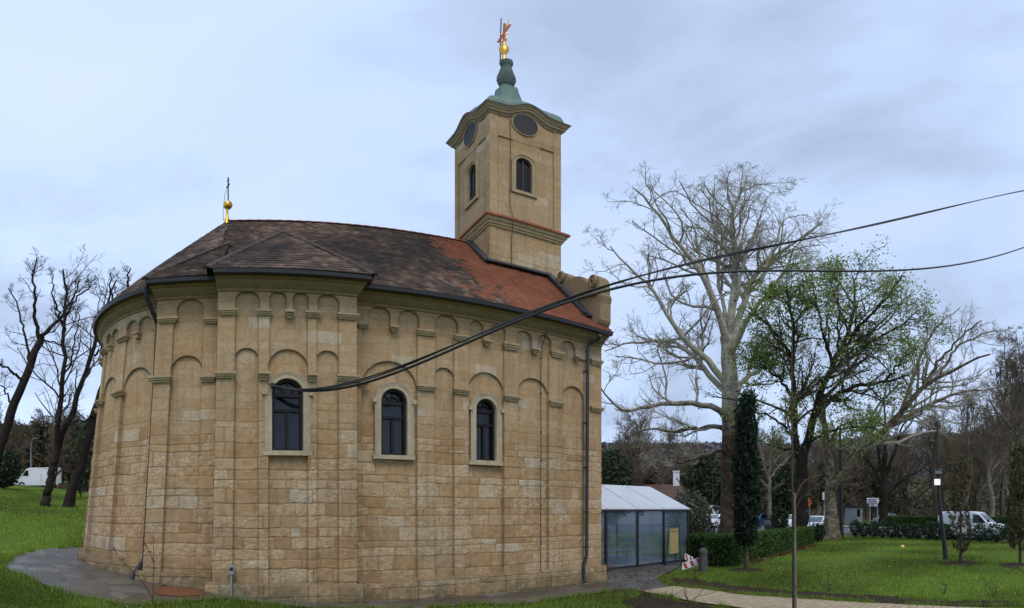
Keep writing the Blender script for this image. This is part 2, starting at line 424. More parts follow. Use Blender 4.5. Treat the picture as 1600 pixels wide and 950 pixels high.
# ------------------------------------------------------------------ masonry as real relief
def vnoise(U, Z, s, seed):
    T = np.random.default_rng(seed).random((128, 128))
    x = U / s; y = Z / s; xi = np.floor(x).astype(int); yi = np.floor(y).astype(int)
    fx = x - xi; fy = y - yi; fx = fx * fx * (3 - 2 * fx); fy = fy * fy * (3 - 2 * fy)
    g = lambda a, b: T[(yi + b) % 128, (xi + a) % 128]
    return (g(0,0) * (1-fx) + g(1,0) * fx) * (1-fy) + (g(0,1) * (1-fx) + g(1,1) * fx) * fy - .5
def lean_np(P):
    P = P.copy(); x = P[..., 0]; z = P[..., 2]
    P[..., 0] = np.where(x < 0, x * (1 + .029 * np.clip(6 - z, 0, 6.3)), x); return P
def lean(p):
    p = Vector(p)
    if p.x < 0: p.x *= 1 + .029 * min(max(6 - p.z, 0), 6.3)
    return p

class Flat:
    def __init__(s, P0, P1):
        s.p = np.array(P0, float); d = np.array(P1, float) - s.p; s.L = float(np.hypot(*d)); s.d = d / s.L; s.n = np.array([s.d[1], -s.d[0]])
    def mapnp(s, U, Z, D):
        return lean_np(np.stack([s.p[0] + U * s.d[0] + D * s.n[0], s.p[1] + U * s.d[1] + D * s.n[1], Z], -1))
    def m(s, u, z, d): return Vector(s.mapnp(np.float64(u), np.float64(z), np.float64(d)))
    def uz(s, px, py):
        a = az(px); dx, dy = math.sin(a), math.cos(a)
        # r*(dx,dy) = p + u*d
        det = dx * (-s.d[1]) + s.d[0] * dy
        r = (s.p[0] * (-s.d[1]) + s.d[0] * s.p[1]) / det
        u = (r * dx - s.p[0]) * s.d[0] + (r * dy - s.p[1]) * s.d[1]
        return u, EH + r * te(py)
class Round:
    def __init__(s, c, R): s.c = np.array(c, float); s.R = R; s.k = .965
    def mapnp(s, U, Z, D):
        ph = -U / s.R
        return lean_np(np.stack([s.c[0] - s.k * (s.R + D) * np.sin(ph), s.c[1] - (s.R + D) * np.cos(ph), Z + 0 * U], -1))
    def m(s, u, z, d): return Vector(s.mapnp(np.float64(u), np.float64(z), np.float64(d)))
    def uz(s, px, py):
        a = az(px); dx, dy = math.sin(a), math.cos(a)
        b = dx * s.c[0] + dy * s.c[1]; q = b * b - (s.c @ s.c) + s.R ** 2
        r = b - math.sqrt(max(q, 0)); x, y = r * dx - s.c[0], r * dy - s.c[1]
        ph = math.atan2(-x, -y); return -ph * s.R, EH + r * te(py)

def courses(z0, z1, seed, hlo, hhi, wlo, whi, L, x00=0):
    r = np.random.default_rng(seed); zs = [z0]
    while zs[-1] < z1: zs.append(zs[-1] + r.uniform(hlo, hhi))
    rows = []
    for i in range(len(zs)):
        x = x00 - 1 - r.uniform(0, whi); js = []
        while x < L + 1:
            js.append(x); x += r.uniform(wlo, whi) if r.random() > .12 else r.uniform(whi, whi * 1.5)
        rows.append(np.array(js))
    return np.array(zs), rows

def masonry(name, W, u0, u1, z0, z1, cell, seed, parent, layer=None, drop=None, rough=lambda U, Z: sm(4.7, 3.0, Z), pale=lambda U, Z: .5 + 0 * U,
            hlo=.115, hhi=.31, wlo=.20, whi=.80, damp=None, mat=None):
    nu = max(2, int((u1 - u0) / cell)); nz = max(2, int((z1 - z0) / cell))
    us = np.linspace(u0, u1, nu + 1); zs = np.linspace(z0, z1, nz + 1)
    U, Z = np.meshgrid(us, zs)
    R = rough(U, Z)
    cz, rows = courses(z0 - .2, z1 + .4, seed, hlo, hhi, wlo, whi, u1, u0)
    Uw = U + R * .035 * vnoise(U, Z, .22, seed + 1); Zw = Z + R * .032 * vnoise(U, Z, .3, seed + 2)
    ci = np.clip(np.searchsorted(cz, Zw) - 1, 0, len(rows) - 1)
    dz = np.minimum(np.abs(Zw - cz[ci]), np.abs(cz[np.minimum(ci + 1, len(cz) - 1)] - Zw))
    du = np.zeros_like(U); bid = np.zeros(U.shape, int)
    for c in np.unique(ci):
        k = ci == c; js = rows[c]; v = Uw[k]; b = np.clip(np.searchsorted(js, v) - 1, 0, len(js) - 2)
        du[k] = np.minimum(np.abs(v - js[b]), np.abs(js[b + 1] - v)); bid[k] = b + c * 97
    d = np.minimum(dz, du); jw = .004 + .005 * R
    J = sm(jw * .5, jw + cell * .9, d)
    rr = np.random.default_rng(seed + 5)
    T = rr.random(30000); T2 = rr.random(30000)
    br = T[bid % 30000]; br2 = T2[bid % 30000]
    pl = pale(U, Z)
    tone = np.clip(.26 + (br - .5) * (.26 + .40 * R) + .20 * pl + .20 * vnoise(U, Z, 1.4, seed + 9), 0, 1)
    tone = np.where(br2 > .965 - .05 * R * pl, .74 + .2 * br, tone)
    tone = np.clip(tone + R * (br > .5) * vnoise(U, Z, .032, seed + 14) * .55 + R * vnoise(U, Z, .09, seed + 15) * .28, 0, 1)
    # course-wise drift
    tone = np.clip(tone + (T[(ci * 31 + 7) % 30000] - .5) * .14, 0, 1)
    D = -(.004 + .005 * R) * (1 - J) * (.45 + .55 * R) + (br2 - .5) * (.002 + .007 * R)
    J = 1 - (1 - J) * (.30 + .50 * R * br2)
    D = D + (.003 + .010 * R) * (vnoise(U, Z, .11, seed + 3)) + (.0015 + .009 * R * (br > .45)) * vnoise(U, Z, .04, seed + 4)
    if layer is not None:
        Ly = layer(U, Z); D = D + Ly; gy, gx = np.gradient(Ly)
        J = np.minimum(J, np.where(np.hypot(gx, gy) > .012, .25, 1.0))  # relief step edges darkened too: crevice grime and side-face shade painted as colour
    P = W.mapnp(U, Z, D)
    g = P[..., 2] - ground(P[..., 0], P[..., 1])
    dm = sm(.75, .05, g) if damp is None else damp(U, Z)
    A = np.stack([tone, J, dm], -1)
    I = np.arange((nu + 1) * (nz + 1)).reshape(nz + 1, nu + 1)
    q = np.stack([I[:-1, :-1], I[:-1, 1:], I[1:, 1:], I[1:, :-1]], -1)
    if drop is not None:
        uc = (us[:-1] + us[1:]) / 2; zc = (zs[:-1] + zs[1:]) / 2; UC, ZC = np.meshgrid(uc, zc)
        q = q[~drop(UC, ZC)]
    q = q.reshape(-1, 4)
    used = np.zeros(I.size, bool); used[q.ravel()] = True; idx = np.cumsum(used) - 1
    return mesh_np(name, P.reshape(-1, 3)[used], idx[q], mat=mat or MT['stone'], parent=parent, smooth=True, attrs={'stone': A.reshape(-1, 3)[used].astype(np.float32)})

def arch_mask(U, Z, u0, u1, zb, zt, k=1.0):
    c = (u0 + u1) / 2; a = (u1 - u0) / 2; zs = zt - a * k
    return (np.abs(U - c) < a) & (Z > zb) & ((Z < zs) | (((U - c) / a) ** 2 + ((Z - zs) / (a * k)) ** 2 < 1))

# ------------------------------------------------------------------ the church
NX, NY, HW = 7.35, 13.0, 1.2                         # tower axis and half width
church = thing('church', 'ochre ashlar stone church with rounded apse, tiled roof and square bell tower', 'church', (3.5, 13, 0.05))
W_nave = Flat((2.02, 10), (8.6, 10))
W_tran = Flat((-.75, 9.47), (2.02, 9.58))
W_step = Flat((-2.02, 9.78), (-.75, 9.80))
W_apse = Round((-1.2, 13.0), 3.0)
ZTOP = 6.86

def niches(W, upper, lower, lesenes, panel_z, zpl, proj=.10, zbot=.2):
    """relief of a blind arcade: pilaster strips stand proud, arched fields lie back"""
    up = [(W.uz(a, p)[0], W.uz(b, p)[0], W.uz((a + b) / 2, p)[1]) for a, b, p in upper]
    lo = [(W.uz(a, p)[0], W.uz(b, p)[0], W.uz((a + b) / 2, p)[1]) for a, b, p in lower]
    le = [(W.uz(a, 650)[0], W.uz(b, 650)[0]) for a, b in lesenes]
    def layer(U, Z):
        D = np.zeros_like(U)
        inl = np.zeros(U.shape, bool)
        for a, b in le: inl |= (U >= a) & (U <= b)
        D = np.where(~inl & (Z < panel_z), -.045, D)
        for a, b, t in up:
            D = np.where(arch_mask(U, Z, a, b, panel_z - .03, t), np.minimum(D, -.07), D)
        for a, b, t in lo:
            D = np.where(arch_mask(U, Z, a, b, -1, t), -proj, D)
        z = zpl(U)
        return D + (.10 - D * .75) * sm(0, .03, z - Z)
    return layer

def impost(W, name, px0, px1, pt, pb, z=None, proj=.10):
    u0, zt = W.uz(px0, pt); u1, _ = W.uz(px1, pt); zb = W.uz((px0 + px1) / 2, pb)[1]
    zt = W.uz((px0 + px1) / 2, pt)[1]
    if z is not None: zb, zt = z
    h = zt - zb; m = MB(); n = 1 if isinstance(W, Flat) else 6
    prof = [(.0, -.02, .10), (.0, .045, .05), (.30, .05, .05), (.34, .075, .025), (.62, .08, .025), (.66, proj, 0), (1.0, proj, 0), (1.0, -.02, 0)]
    V, Fc = [], []
    for f, d, ins in prof:
        for k in range(n + 1):
            u = (u0 + ins) + (u1 - u0 - 2 * ins) * k / n; V.append(W.m(u, zb + f * h, d))
    for i in range(len(prof) - 1):
        for k in range(n): a = i * (n + 1) + k; Fc.append((a, a + 1, a + n + 2, a + n + 1))
    Fc.append(tuple(i * (n + 1) for i in range(len(prof)))); Fc.append(tuple(i * (n + 1) + n for i in range(len(prof)))[::-1])
    m.add(V, Fc); return m

def aloop(u0, u1, zb, zt, e, d, n=18, k=1.0, eb=0):
    c = (u0 + u1) / 2; a = (u1 - u0) / 2; zs = zt - a * k
    L = [(c - a - e, zb - eb, d)]
    for i in range(n + 1):
        t = math.pi * (1 - i / n); L.append((c + (a + e) * math.cos(t), zs + (a * k + e) * math.sin(t), d))
    L.append((c + a + e, zb - eb, d)); return L
def strips(m, W, loops):
    n = len(loops[0]); V = [W.m(*p) for L in loops for p in L]
    m.add(V, [(i * n + j, i * n + j + 1, (i + 1) * n + j + 1, (i + 1) * n + j) for i in range(len(loops) - 1) for j in range(n - 1)])

def bxu(m, W, u0, u1, z0, z1, d0, d1):
    P = [W.m(u, z, d) for z in (z0, z1) for u, d in ((u0, d0), (u1, d0), (u1, d1), (u0, d1))]
    m.add(P, [(0,3,2,1),(4,5,6,7),(0,1,5,4),(1,2,6,5),(2,3,7,6),(3,0,4,7)])

def church_window(W, pl, pr, pt, pb, parent, sill_px):
    u0, _ = W.uz(pl, pb); u1, _ = W.uz(pr, pb); pm = (pl + pr) / 2
    zt = W.uz(pm, pt)[1]; zb = W.uz(pm, pb)[1]; zsill = W.uz(pm, sill_px)[1]
    m = MB()
    strips(m, W, [aloop(u0, u1, zb, zt, e, d, eb=eb) for e, d, eb in ((0,-.24,0),(0,.012,0),(.08,.010,0),(.083,.020,0),(.118,.020,0),(.121,.030,0),(.14,.030,0),(.145,-.09,0))])
    bxu(m, W, u0 - .175, u1 + .175, zsill + .02, zb, -.24, .014)
    # keystone ears at the springing
    a = (u1 - u0) / 2
    for s in (-1, 1): bxu(m, W, (u0 + u1) / 2 + s * (a + .15) - .045, (u0 + u1) / 2 + s * (a + .15) + .045, zt - a - .05, zt - a + .05, -.02, .065)
    win = m.build('window', MT['surround'], parent)
    fm = MB()
    strips(fm, W, [aloop(u0, u1, zb, zt, e, d) for e, d in ((0, -.10), (-.055, -.10), (-.055, -.2))])
    c = (u0 + u1) / 2; zs = zt - a; H = zs - zb
    bxu(fm, W, u0, u1, zb, zb + .05, -.2, -.135); bxu(fm, W, u0, u1, zs - .06, zs + .02, -.2, -.125)
    bxu(fm, W, u0 + .04, u1 - .04, zs - .30 * H - .02, zs - .30 * H + .04, -.2, -.13)
    bxu(fm, W, c - .03, c + .03, zb + .05, zs - .30 * H, -.2, -.13)
    for t in (-.85, 0, .85):
        p, q = W.m(c, zs, -.16), W.m(c + (a - .03) * math.sin(t), zs + (a - .03) * math.cos(t), -.16); fm.bar(p, q, .022)
    fm.tube([W.m(c + .45 * a * math.cos(i * math.pi / 8), zs + .45 * a * math.sin(i * math.pi / 8), -.16) for i in range(9)], .012, 5)
    fm.build('window_frame', MT['frame'], win)
    pm_ = MB(); L = aloop(u0, u1, zb, zt, -.01, -.185); pm_.add([W.m(*p) for p in L] + [W.m(p[0], p[1], -.20) for p in L], [tuple(range(len(L))), tuple(range(2 * len(L) - 1, len(L) - 1, -1))])
    pm_.build('window_pane', MT['glass'], win)
    return lambda U, Z: arch_mask(U, Z, u0 - .03, u1 + .03, zb - .02, zt + .03)

# windows first: they give the openings
h1 = church_window(W_tran, 425, 474, 591, 704, church, 713)
h2 = church_window(W_nave, 595.5, 636.5, 607, 711, church, 719)
h3 = church_window(W_nave, 744, 775.5, 623, 719.5, church, 728)

# nave wall, south
zp_n = lambda U: .50 + 0 * U
lay_n = niches(W_nave, [(576,610,479),(623,655,484.5),(680,716,492),(734,755,501),(766,790,507),(807,831,517),(840,861.5,523.6),(877,899,533)],
               [(566,652,564),(680,710,574),(733,788,581.6),(810,858,591),(880,914,603.5)], [(556,565),(652,681),(709,733),(788,811),(858,880),(918,945)], 6.06, zp_n)
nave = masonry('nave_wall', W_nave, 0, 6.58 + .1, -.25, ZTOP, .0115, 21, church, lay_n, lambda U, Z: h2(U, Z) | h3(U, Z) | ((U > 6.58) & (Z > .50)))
for a, b, t, bb in ((557,576,507,513),(650,681.5,517,525),(708,733,525,533),(785,810,537,547),(859,880,550,559),(921,940,563,571),
                    (556,577,597,604),(650,682,603,611),(706.5,735,608,616.5),(786,812,619,627),(857,880,627.5,635.5),(921,941,636.5,644)):
    impost(W_nave, 'impost', a, b, t, bb).build('impost', MT['trim'], nave)
for a, b, t, bb in ((608,621,511,520),(754,766,533,541),(830,841,546,554),(896,904,557,565)):
    impost(W_nave, 'console', a, b, t, bb, proj=.13).build('console', MT['trim'], nave)
# other faces of the nave
masonry('west_wall', Flat((8.6, 10), (8.6, 16)), -.1, 6.1, -.3, 8.6, .05, 33, church, lambda U, Z: .1 * sm(0, .03, .5 - Z),
        lambda U, Z: ((U < 0) | (U > 6)) & (Z > .5) | (Z > ZTOP + (3 - np.abs(U - 3)) * .6) | arch_mask(U, Z, 2.3, 3.7, .3, 3.0))
masonry('north_wall', Flat((8.6, 16), (-1.2, 16)), -.1, 9.9, -.3, ZTOP, .07, 35, church, lambda U, Z: .1 * sm(0, .03, .5 - Z), lambda U, Z: ((U < 0) | (U > 9.8)) & (Z > .5))
dm = MB(); dm.prism([(8.55, 12.3, 0.05), (8.55, 13.7, 0.05), (8.55, 13.7, 2.3), (8.55, 13.4, 2.8), (8.55, 13, 3.0), (8.55, 12.6, 2.8), (8.55, 12.3, 2.3)], (-.12, 0, 0)); dm.build('door', MT['frame'], church)

# side chapel front
zp_t = lambda U: .58 - .03 * U
lay_t = niches(W_tran, [(368,405,454),(422,447.5,455.7),(458.5,482,457),(496,530,459.5)], [(368,403.5,543),(420,481,545),(495,529.5,547)],
               [(333,368),(403,422),(480,495.5),(529.5,566)], 6.03, zp_t)
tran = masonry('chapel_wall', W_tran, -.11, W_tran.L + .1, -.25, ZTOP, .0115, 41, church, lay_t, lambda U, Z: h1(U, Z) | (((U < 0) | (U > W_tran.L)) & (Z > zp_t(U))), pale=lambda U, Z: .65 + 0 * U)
for a, b, t, bb in ((340.5,371.5,484.5,493),(400,426,485.5,493.5),(477,501.5,488,496.5),(526,560,491.5,500),(336.5,370,582,591.5),(525,562,587,595.5)):
    impost(W_tran, 'impost', a, b, t, bb).build('impost', MT['trim'], tran)
for a, b, t, bb in ((444.5,459.5,487,498),(402,422,582.5,595),(480,495.5,585,597)):
    impost(W_tran, 'console', a, b, t, bb, proj=.14).build('console', MT['trim'], tran)
masonry('chapel_return', Flat((2.02, 9.58), (2.02, 10.1)), 0, .5, -.25, ZTOP, .03, 43, church, lambda U, Z: .1 * sm(0, .03, .52 - Z))
masonry('chapel_return', Flat((-.75, 9.95), (-.75, 9.47)), 0, .48, -.25, ZTOP, .03, 44, church, lambda U, Z: .1 * sm(0, .03, .58 - Z))
# set-back bay between chapel and apse
zp_s = lambda U: .74 - .06 * U
lay_s = niches(W_step, [(277,318,467)], [(271,318,555)], [(225,272), (318,345)], 6.03, zp_s)
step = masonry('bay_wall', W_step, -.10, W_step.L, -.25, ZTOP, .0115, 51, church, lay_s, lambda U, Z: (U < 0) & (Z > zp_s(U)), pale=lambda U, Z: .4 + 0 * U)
for a, b, t, bb in ((246,279,497.5,505),(318,343,498.5,506),(236,273,588,598),(314,340,588,597)):
    impost(W_step, 'impost', a, b, t, bb).build('impost', MT['trim'], step)
masonry('bay_return', Flat((-2.02, 10.35), (-2.02, 9.78)), 0, .57, -.25, ZTOP, .03, 53, church, lambda U, Z: .1 * sm(0, .03, .78 - Z))
# apse
Ra = 3.0; um = -Ra * math.radians(15)
zp_a = lambda U: .80 - .035 * U
A_up = []
def apse_layer(U, Z):
    D = np.zeros_like(U); per = 1.10
    V = (U - um * 0 + 1.02) / per; c = np.floor(V); f = (V - c) * per            # 0..per
    les = (f < .26)
    D = np.where(~les & (Z < 6.03), -.045, D)
    for a, b in ((.30, .62), (.70, 1.02)):
        cc, r = (a + b) / 2, (b - a) / 2; k = (np.abs(f - cc) < r + .03) & (Z > 6.0) & (Z < 6.22 + np.sqrt(np.maximum((r + .03) ** 2 - (f - cc) ** 2, 0)))
        D = np.where(k, -.075, D)
    cc, r = .68, .42; k = (np.abs(f - cc) < r) & (Z < 4.78 + np.sqrt(np.maximum(r ** 2 - (f - cc) ** 2, 0)))
    D = np.where(k, -.10, D)
    z = zp_a(U)
    return D + (.10 - D * .75) * sm(0, .03, z - Z)
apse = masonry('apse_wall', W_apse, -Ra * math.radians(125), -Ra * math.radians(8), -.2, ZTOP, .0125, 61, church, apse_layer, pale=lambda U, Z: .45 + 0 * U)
masonry('apse_wall', W_apse, -Ra * math.radians(180), -Ra * math.radians(125), -.2, ZTOP, .05, 62, church, lambda U, Z: .1 * sm(0, .03, .9 - Z))
for k in range(-5, 0):
    a = -1.02 + k * 1.10 + 1.10 * 0
    if a < -6.2 or a > -.9: continue
    for z in ((5.97, 6.07), (4.62, 4.73)):
        V = W_apse
        m = MB(); 
        for f0, f1, d in ((0, .4, .05), (.4, .68, .08), (.68, 1, .105)):
            n = 5
            for i in range(n):
                ua, ub = a - .03 - d * .3 + (.32 + d * .6) * i / n, a - .03 - d * .3 + (.32 + d * .6) * (i + 1) / n
                bxu(m, V, ua, ub, z[0] + (z[1] - z[0]) * f0, z[0] + (z[1] - z[0]) * f1, -.05, d)
        m.build('impost', MT['trim'], apse)
    m = MB(); bxu(m, W_apse, a + .61, a + .71, 5.90, 6.0, -.05, .09); bxu(m, W_apse, a + .59, a + .73, 6.0, 6.05, -.05, .12); m.build('console', MT['trim'], apse)

# cornice and gutter follow the whole outline
path, offs = [], []
def ov(t): return 1 - .55 * float(sm(.25, 1.4, min(t, math.pi - t)))
def pa(x, y, ox, oy): path.append((x, y)); offs.append((ox, oy))
pa(8.6, 16, 0, 1)
for i in range(0, 33):
    t = math.radians(180 - i * (180 - 15.5) / 32); pa(-1.2 - 2.895 * math.sin(t), 13 - 3 * math.cos(t), -math.sin(t) * ov(t), -math.cos(t) * ov(t))
pa(-2.02, 10.11, -.3, -.9); pa(-2.02, 9.78, -.3, -1)
pa(-.75, 9.80, -.10, -1); pa(-.75, 9.47, -.10, -1)
pa(2.02, 9.58, .42, -1); pa(2.02, 10, .42, -1); pa(8.6, 10, 0, -1)
def sweep(m, prof):
    n = len(prof); V = []
    for (x, y), (ox, oy) in zip(path, offs):
        for o, z in prof: V.append((x + ox * o, y + oy * o, z))
    m.add(V, [(i * n + j, (i + 1) * n + j, (i + 1) * n + j + 1, i * n + j + 1) for i in range(len(path) - 1) for j in range(n - 1)])
    for i in (0, len(path) - 1): m.add([V[i * n + j] for j in range(n)], [tuple(range(n))])
m = MB(); sweep(m, [(-.02,6.56),(.035,6.57),(.045,6.62),(.10,6.64),(.15,6.69),(.22,6.73),(.235,6.755),(.30,6.76),(.315,6.80),(.33,6.86),(-.02,6.86)])
m.build('cornice', MT['cornice'], church, smooth=True)
m = MB(); sweep(m, [(.33,6.865),(.34,6.80),(.40,6.785),(.46,6.80),(.475,6.88),(.465,6.89),(.45,6.84),(.36,6.85),(.33,6.865)])
m.build('gutter', MT['metal_dark'], church, smooth=True)

# roof: rows of plain tiles as real steps
ZE, ZR, APX = 6.86, 10.75, -.77
def inpoly(P, poly):
    x, y = P[..., 0], P[..., 1]; k = np.zeros(x.shape, bool); n = len(poly)
    for i in range(n):
        (x0, y0), (x1, y1) = poly[i], poly[(i + 1) % n]
        k ^= ((y0 > y) != (y1 > y)) & (x < (x1 - x0) * (y - y0) / (y1 - y0 + 1e-12) + x0)
    return k
def tiles(name, E, T, nu, nv, parent, seed, rows=40, tw=.145, orange=None, drop=None, sag=.10):
    """E, T: eave and ridge polylines of equal length; a grid between them with lapped tile courses"""
    E = np.array(E, float); T = np.array(T, float)
    s = np.concatenate([[0], np.cumsum(np.linalg.norm(np.diff(E, axis=0), axis=1))]); st = np.concatenate([[0], np.cumsum(np.linalg.norm(np.diff(T, axis=0), axis=1))])
    fu = np.linspace(0, 1, nu + 1); key = np.linspace(0, 1, len(E)) if s[-1] < .01 else s / s[-1]
    Eu = np.stack([np.interp(fu, key, E[:, i]) for i in range(3)], -1); Tu = np.stack([np.interp(fu, key, T[:, i]) for i in range(3)], -1)
    # vertices: 3 per course (bottom nose, its top, next)
    vs = []
    for r in range(rows):
        for f, h in ((0.0, 0.0), (0.02, 1.0), (.5, .52), (.98, .05)): vs.append(((r + f) / rows, h))
    vv = np.array([a for a, _ in vs]); hh = np.array([b for _, b in vs]); row = np.floor(vv * rows + 1e-6).astype(int)
    P = Eu[None] * (1 - vv)[:, None, None] + Tu[None] * vv[:, None, None]
    P[..., 2] -= (sag * 4 * vv * (1 - vv) * .5)[:, None]
    P[..., 2] += .05 * vnoise(P[..., 0] * 1.0, P[..., 1] + 3, .9, seed + 8) * (np.sin(np.pi * vv) ** .5)[:, None]
    dirv = np.cross(P[:, -1] - P[:, 0], Tu.mean(0) - Eu.mean(0)); nrm = dirv / (np.linalg.norm(dirv, axis=-1, keepdims=True) + 1e-9)
    nrm = np.where(nrm[:, 2:3] < 0, -nrm, nrm)
    L = np.linalg.norm(np.diff(P, axis=1), axis=-1); U = np.concatenate([np.zeros((len(vv), 1)), np.cumsum(L, 1)], 1)
    tid = np.floor(U / tw + (row % 2)[:, None] * .5 + .15 * vnoise(row[:, None] * 7.0 + 0 * U, U * .2, 1, seed)).astype(int)
    Tt = np.random.default_rng(seed).random(50021); tr = Tt[(tid + row[:, None] * 613) % 50021]
    P += nrm[:, None, :] * ((.030 * hh)[:, None] + .016 * (tr - .5) * hh[:, None])[..., None]
    ed = (hh == 0.0)[:, None] * np.ones_like(U) * .85  # tile noses darkened: dirt, with the lap shadow also put into the colour
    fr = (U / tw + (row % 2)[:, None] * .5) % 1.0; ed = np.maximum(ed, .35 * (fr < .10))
    og = orange(P, tr) if orange is not None else np.zeros_like(tr)
    big = vnoise(P[..., 0], P[..., 1] * 1.2, 1.5, seed + 4) + .7 * vnoise(P[..., 0], P[..., 1] * 1.3, .33, seed + 6)
    tone = np.clip(tr * .62 + .17 + big * .55 + .5 * vnoise(P[..., 0] * 1.0, P[..., 1] * 1.5, .12, seed + 12), 0, 1)
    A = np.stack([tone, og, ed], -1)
    I = np.arange(P.shape[0] * P.shape[1]).reshape(P.shape[:2]); q = np.stack([I[:-1, :-1], I[:-1, 1:], I[1:, 1:], I[1:, :-1]], -1)
    if drop is not None: q = q[~drop((P[:-1, :-1] + P[1:, 1:]) / 2)]
    return mesh_np(name, P.reshape(-1, 3), q.reshape(-1, 4), mat=MT['tile'], parent=parent, smooth=False, attrs={'tile': A.reshape(-1, 3).astype(np.float32)})
def orange_main(P, tr):
    # newer tiles west of a ragged diagonal boundary
    t = (P[..., 1] - 9.5) / 3.5
    b = 5.62 - .1 * t - .55 * np.sin(np.pi * np.clip(t, 0, 1)) + 1.3 * vnoise(P[..., 0], P[..., 1], .8, 91) + .75 * (((tr * 7.13) % 1) - .5) + .9 * vnoise(P[..., 0], P[..., 1], .28, 92)
    return sm(-.04, .06, P[..., 0] - b) * .97
EOFF = .47
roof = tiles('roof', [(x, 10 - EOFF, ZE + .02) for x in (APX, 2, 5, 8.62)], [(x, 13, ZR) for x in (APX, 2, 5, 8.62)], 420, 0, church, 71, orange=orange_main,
             drop=lambda C: ((np.abs(C[..., 0] - NX) < HW) & (np.abs(C[..., 1] - NY) < HW)) | ((C[..., 0] > 8.12) & (C[..., 1] > 9.98) & (C[..., 2] > 6)))
Ec = [(APX, 10 - EOFF, ZE + .02)] + [(-1.2 - (2.895 + EOFF * ov(math.radians(a))) * math.sin(math.radians(a)), 13 - (3 + EOFF * ov(math.radians(a))) * math.cos(math.radians(a)), ZE + .02) for a in range(0, 181, 6)] + [(APX, 16 + EOFF, ZE + .02)]
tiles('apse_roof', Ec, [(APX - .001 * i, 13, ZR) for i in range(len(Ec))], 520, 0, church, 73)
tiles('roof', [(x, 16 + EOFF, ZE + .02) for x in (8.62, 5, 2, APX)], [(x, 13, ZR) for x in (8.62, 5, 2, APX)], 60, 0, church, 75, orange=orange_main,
      drop=lambda C: ((np.abs(C[..., 0] - NX) < HW) & (np.abs(C[..., 1] - NY) < HW)))
# the little pitched roofs of chapel and bay
def facet(name, Lp, Rp, Ap, seed, hips=None):
    n = 24; E = [Vector(Lp).lerp(Vector(Rp), i / n) for i in range(n + 1)]
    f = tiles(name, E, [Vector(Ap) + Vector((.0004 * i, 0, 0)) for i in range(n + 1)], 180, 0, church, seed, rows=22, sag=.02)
    m = MB()
    for a in hips or (Lp, Rp):
        a = Vector(a); b = Vector((a.x, 10 - EOFF + .05, ZE)); p = Vector(Ap); m.add([a, p, b + Vector((0, .6, .05))], [(0, 1, 2)]); m.add([a, b, b + Vector((0, .6, .05))], [(0, 1, 2)])
    m.build('roof_side', MT['flash'], f)
    for a in hips or (Lp, Rp):
        m = MB(); a = Vector(a); p = Vector(Ap); L = (p - a).length; k = int(L / .33)
        for i in range(k):
            s, e = a.lerp(p, i / k), a.lerp(p, (i + 1) / k + .02); rid(m, s, e)
        hipmesh(m, f)
def rid(m, s, e, r=.075):
    s, e = Vector(s), Vector(e); d = (e - s).normalized(); a = d.cross(Vector((0, 0, 1))).normalized(); b = a.cross(d); V, n = [], 6
    for p, rr in ((s, r * 1.08), (e, r * .92)):
        for i in range(n + 1):
            t = math.pi * i / n; V.append(p + a * math.cos(t) * rr + b * (math.sin(t) * rr * .75))
    m.add(V, [(i, i + 1, i + n + 2, i + n + 1) for i in range(n)]); m.add([V[i] for i in range(n + 1)], [tuple(range(n + 1))])
MT['ridge'] = simple('weathered_ridge_tile', (.075, .055, .048), .85, .2, 0, .45, 3)
MT['ridge_new'] = simple('red_ridge_tile', (.24, .095, .055), .85, .2, 0, .45, 4)
def hipmesh(m, parent): return m.build('hip_tiles', MT['ridge'], parent, smooth=True)
facet('chapel_roof', (-.93, 9.02, 6.90), (2.27, 9.10, 6.90), (.68, 11.96, 9.70), 77)
facet('bay_roof', (-2.17, 9.32, 6.90), (-.75, 9.33, 6.90), (-.62, 11.25, 8.86), 79, [(-2.17, 9.32, 6.90)])
m = MB()
for i in range(26):
    x = APX + i * .265; rid(m, (x, 13, ZR - .01), (x + .28, 13, ZR - .01), .085)
m.build('ridge_tiles', MT['ridge_new'], roof, smooth=True)
# finial over the apse
fin = MB(); B = Vector((APX, 13, ZR)); ball = onY(356, 320.5, 13)
fin.lathe([(.10, -.1), (.06, .12), (.035, .2), (.03, ball.z - ZR - .2), (.05, ball.z - ZR - .15)], B, 12)
fo = fin.build('finial', MT['gold'], church, smooth=True)
bm_ = MB(); bm_.lathe([(.001 + .128 * math.sin(i * math.pi / 12), -.17 * math.cos(i * math.pi / 12)) for i in range(13)], ball, 18); bm_.build('ball', MT['gold'], fo, smooth=True)
c0, c1 = onY(356.5, 312, 13), onY(356.5, 277, 13); cm = MB(); cm.bar(c0, c1, .035)
for f, wd in ((.62, .10), (.85, .05)): 
    p = c0.lerp(c1, f); cm.bar(p + Vector((-wd * .4, wd, 0)), p + Vector((wd * .4, -wd, 0)), .035)
cm.build('cross', MT['iron'], fo)
lm = MB(); a, b = onY(349, 345, 13), onY(356, 290, 13); lm.tube([a, a.lerp(b, .4) + Vector((-.05, 0, -.1)), b.lerp(a, .2) + Vector((-.06, 0, -.1)), b], .006, 4); lm.build('lightning_wire', MT['iron'], fo)

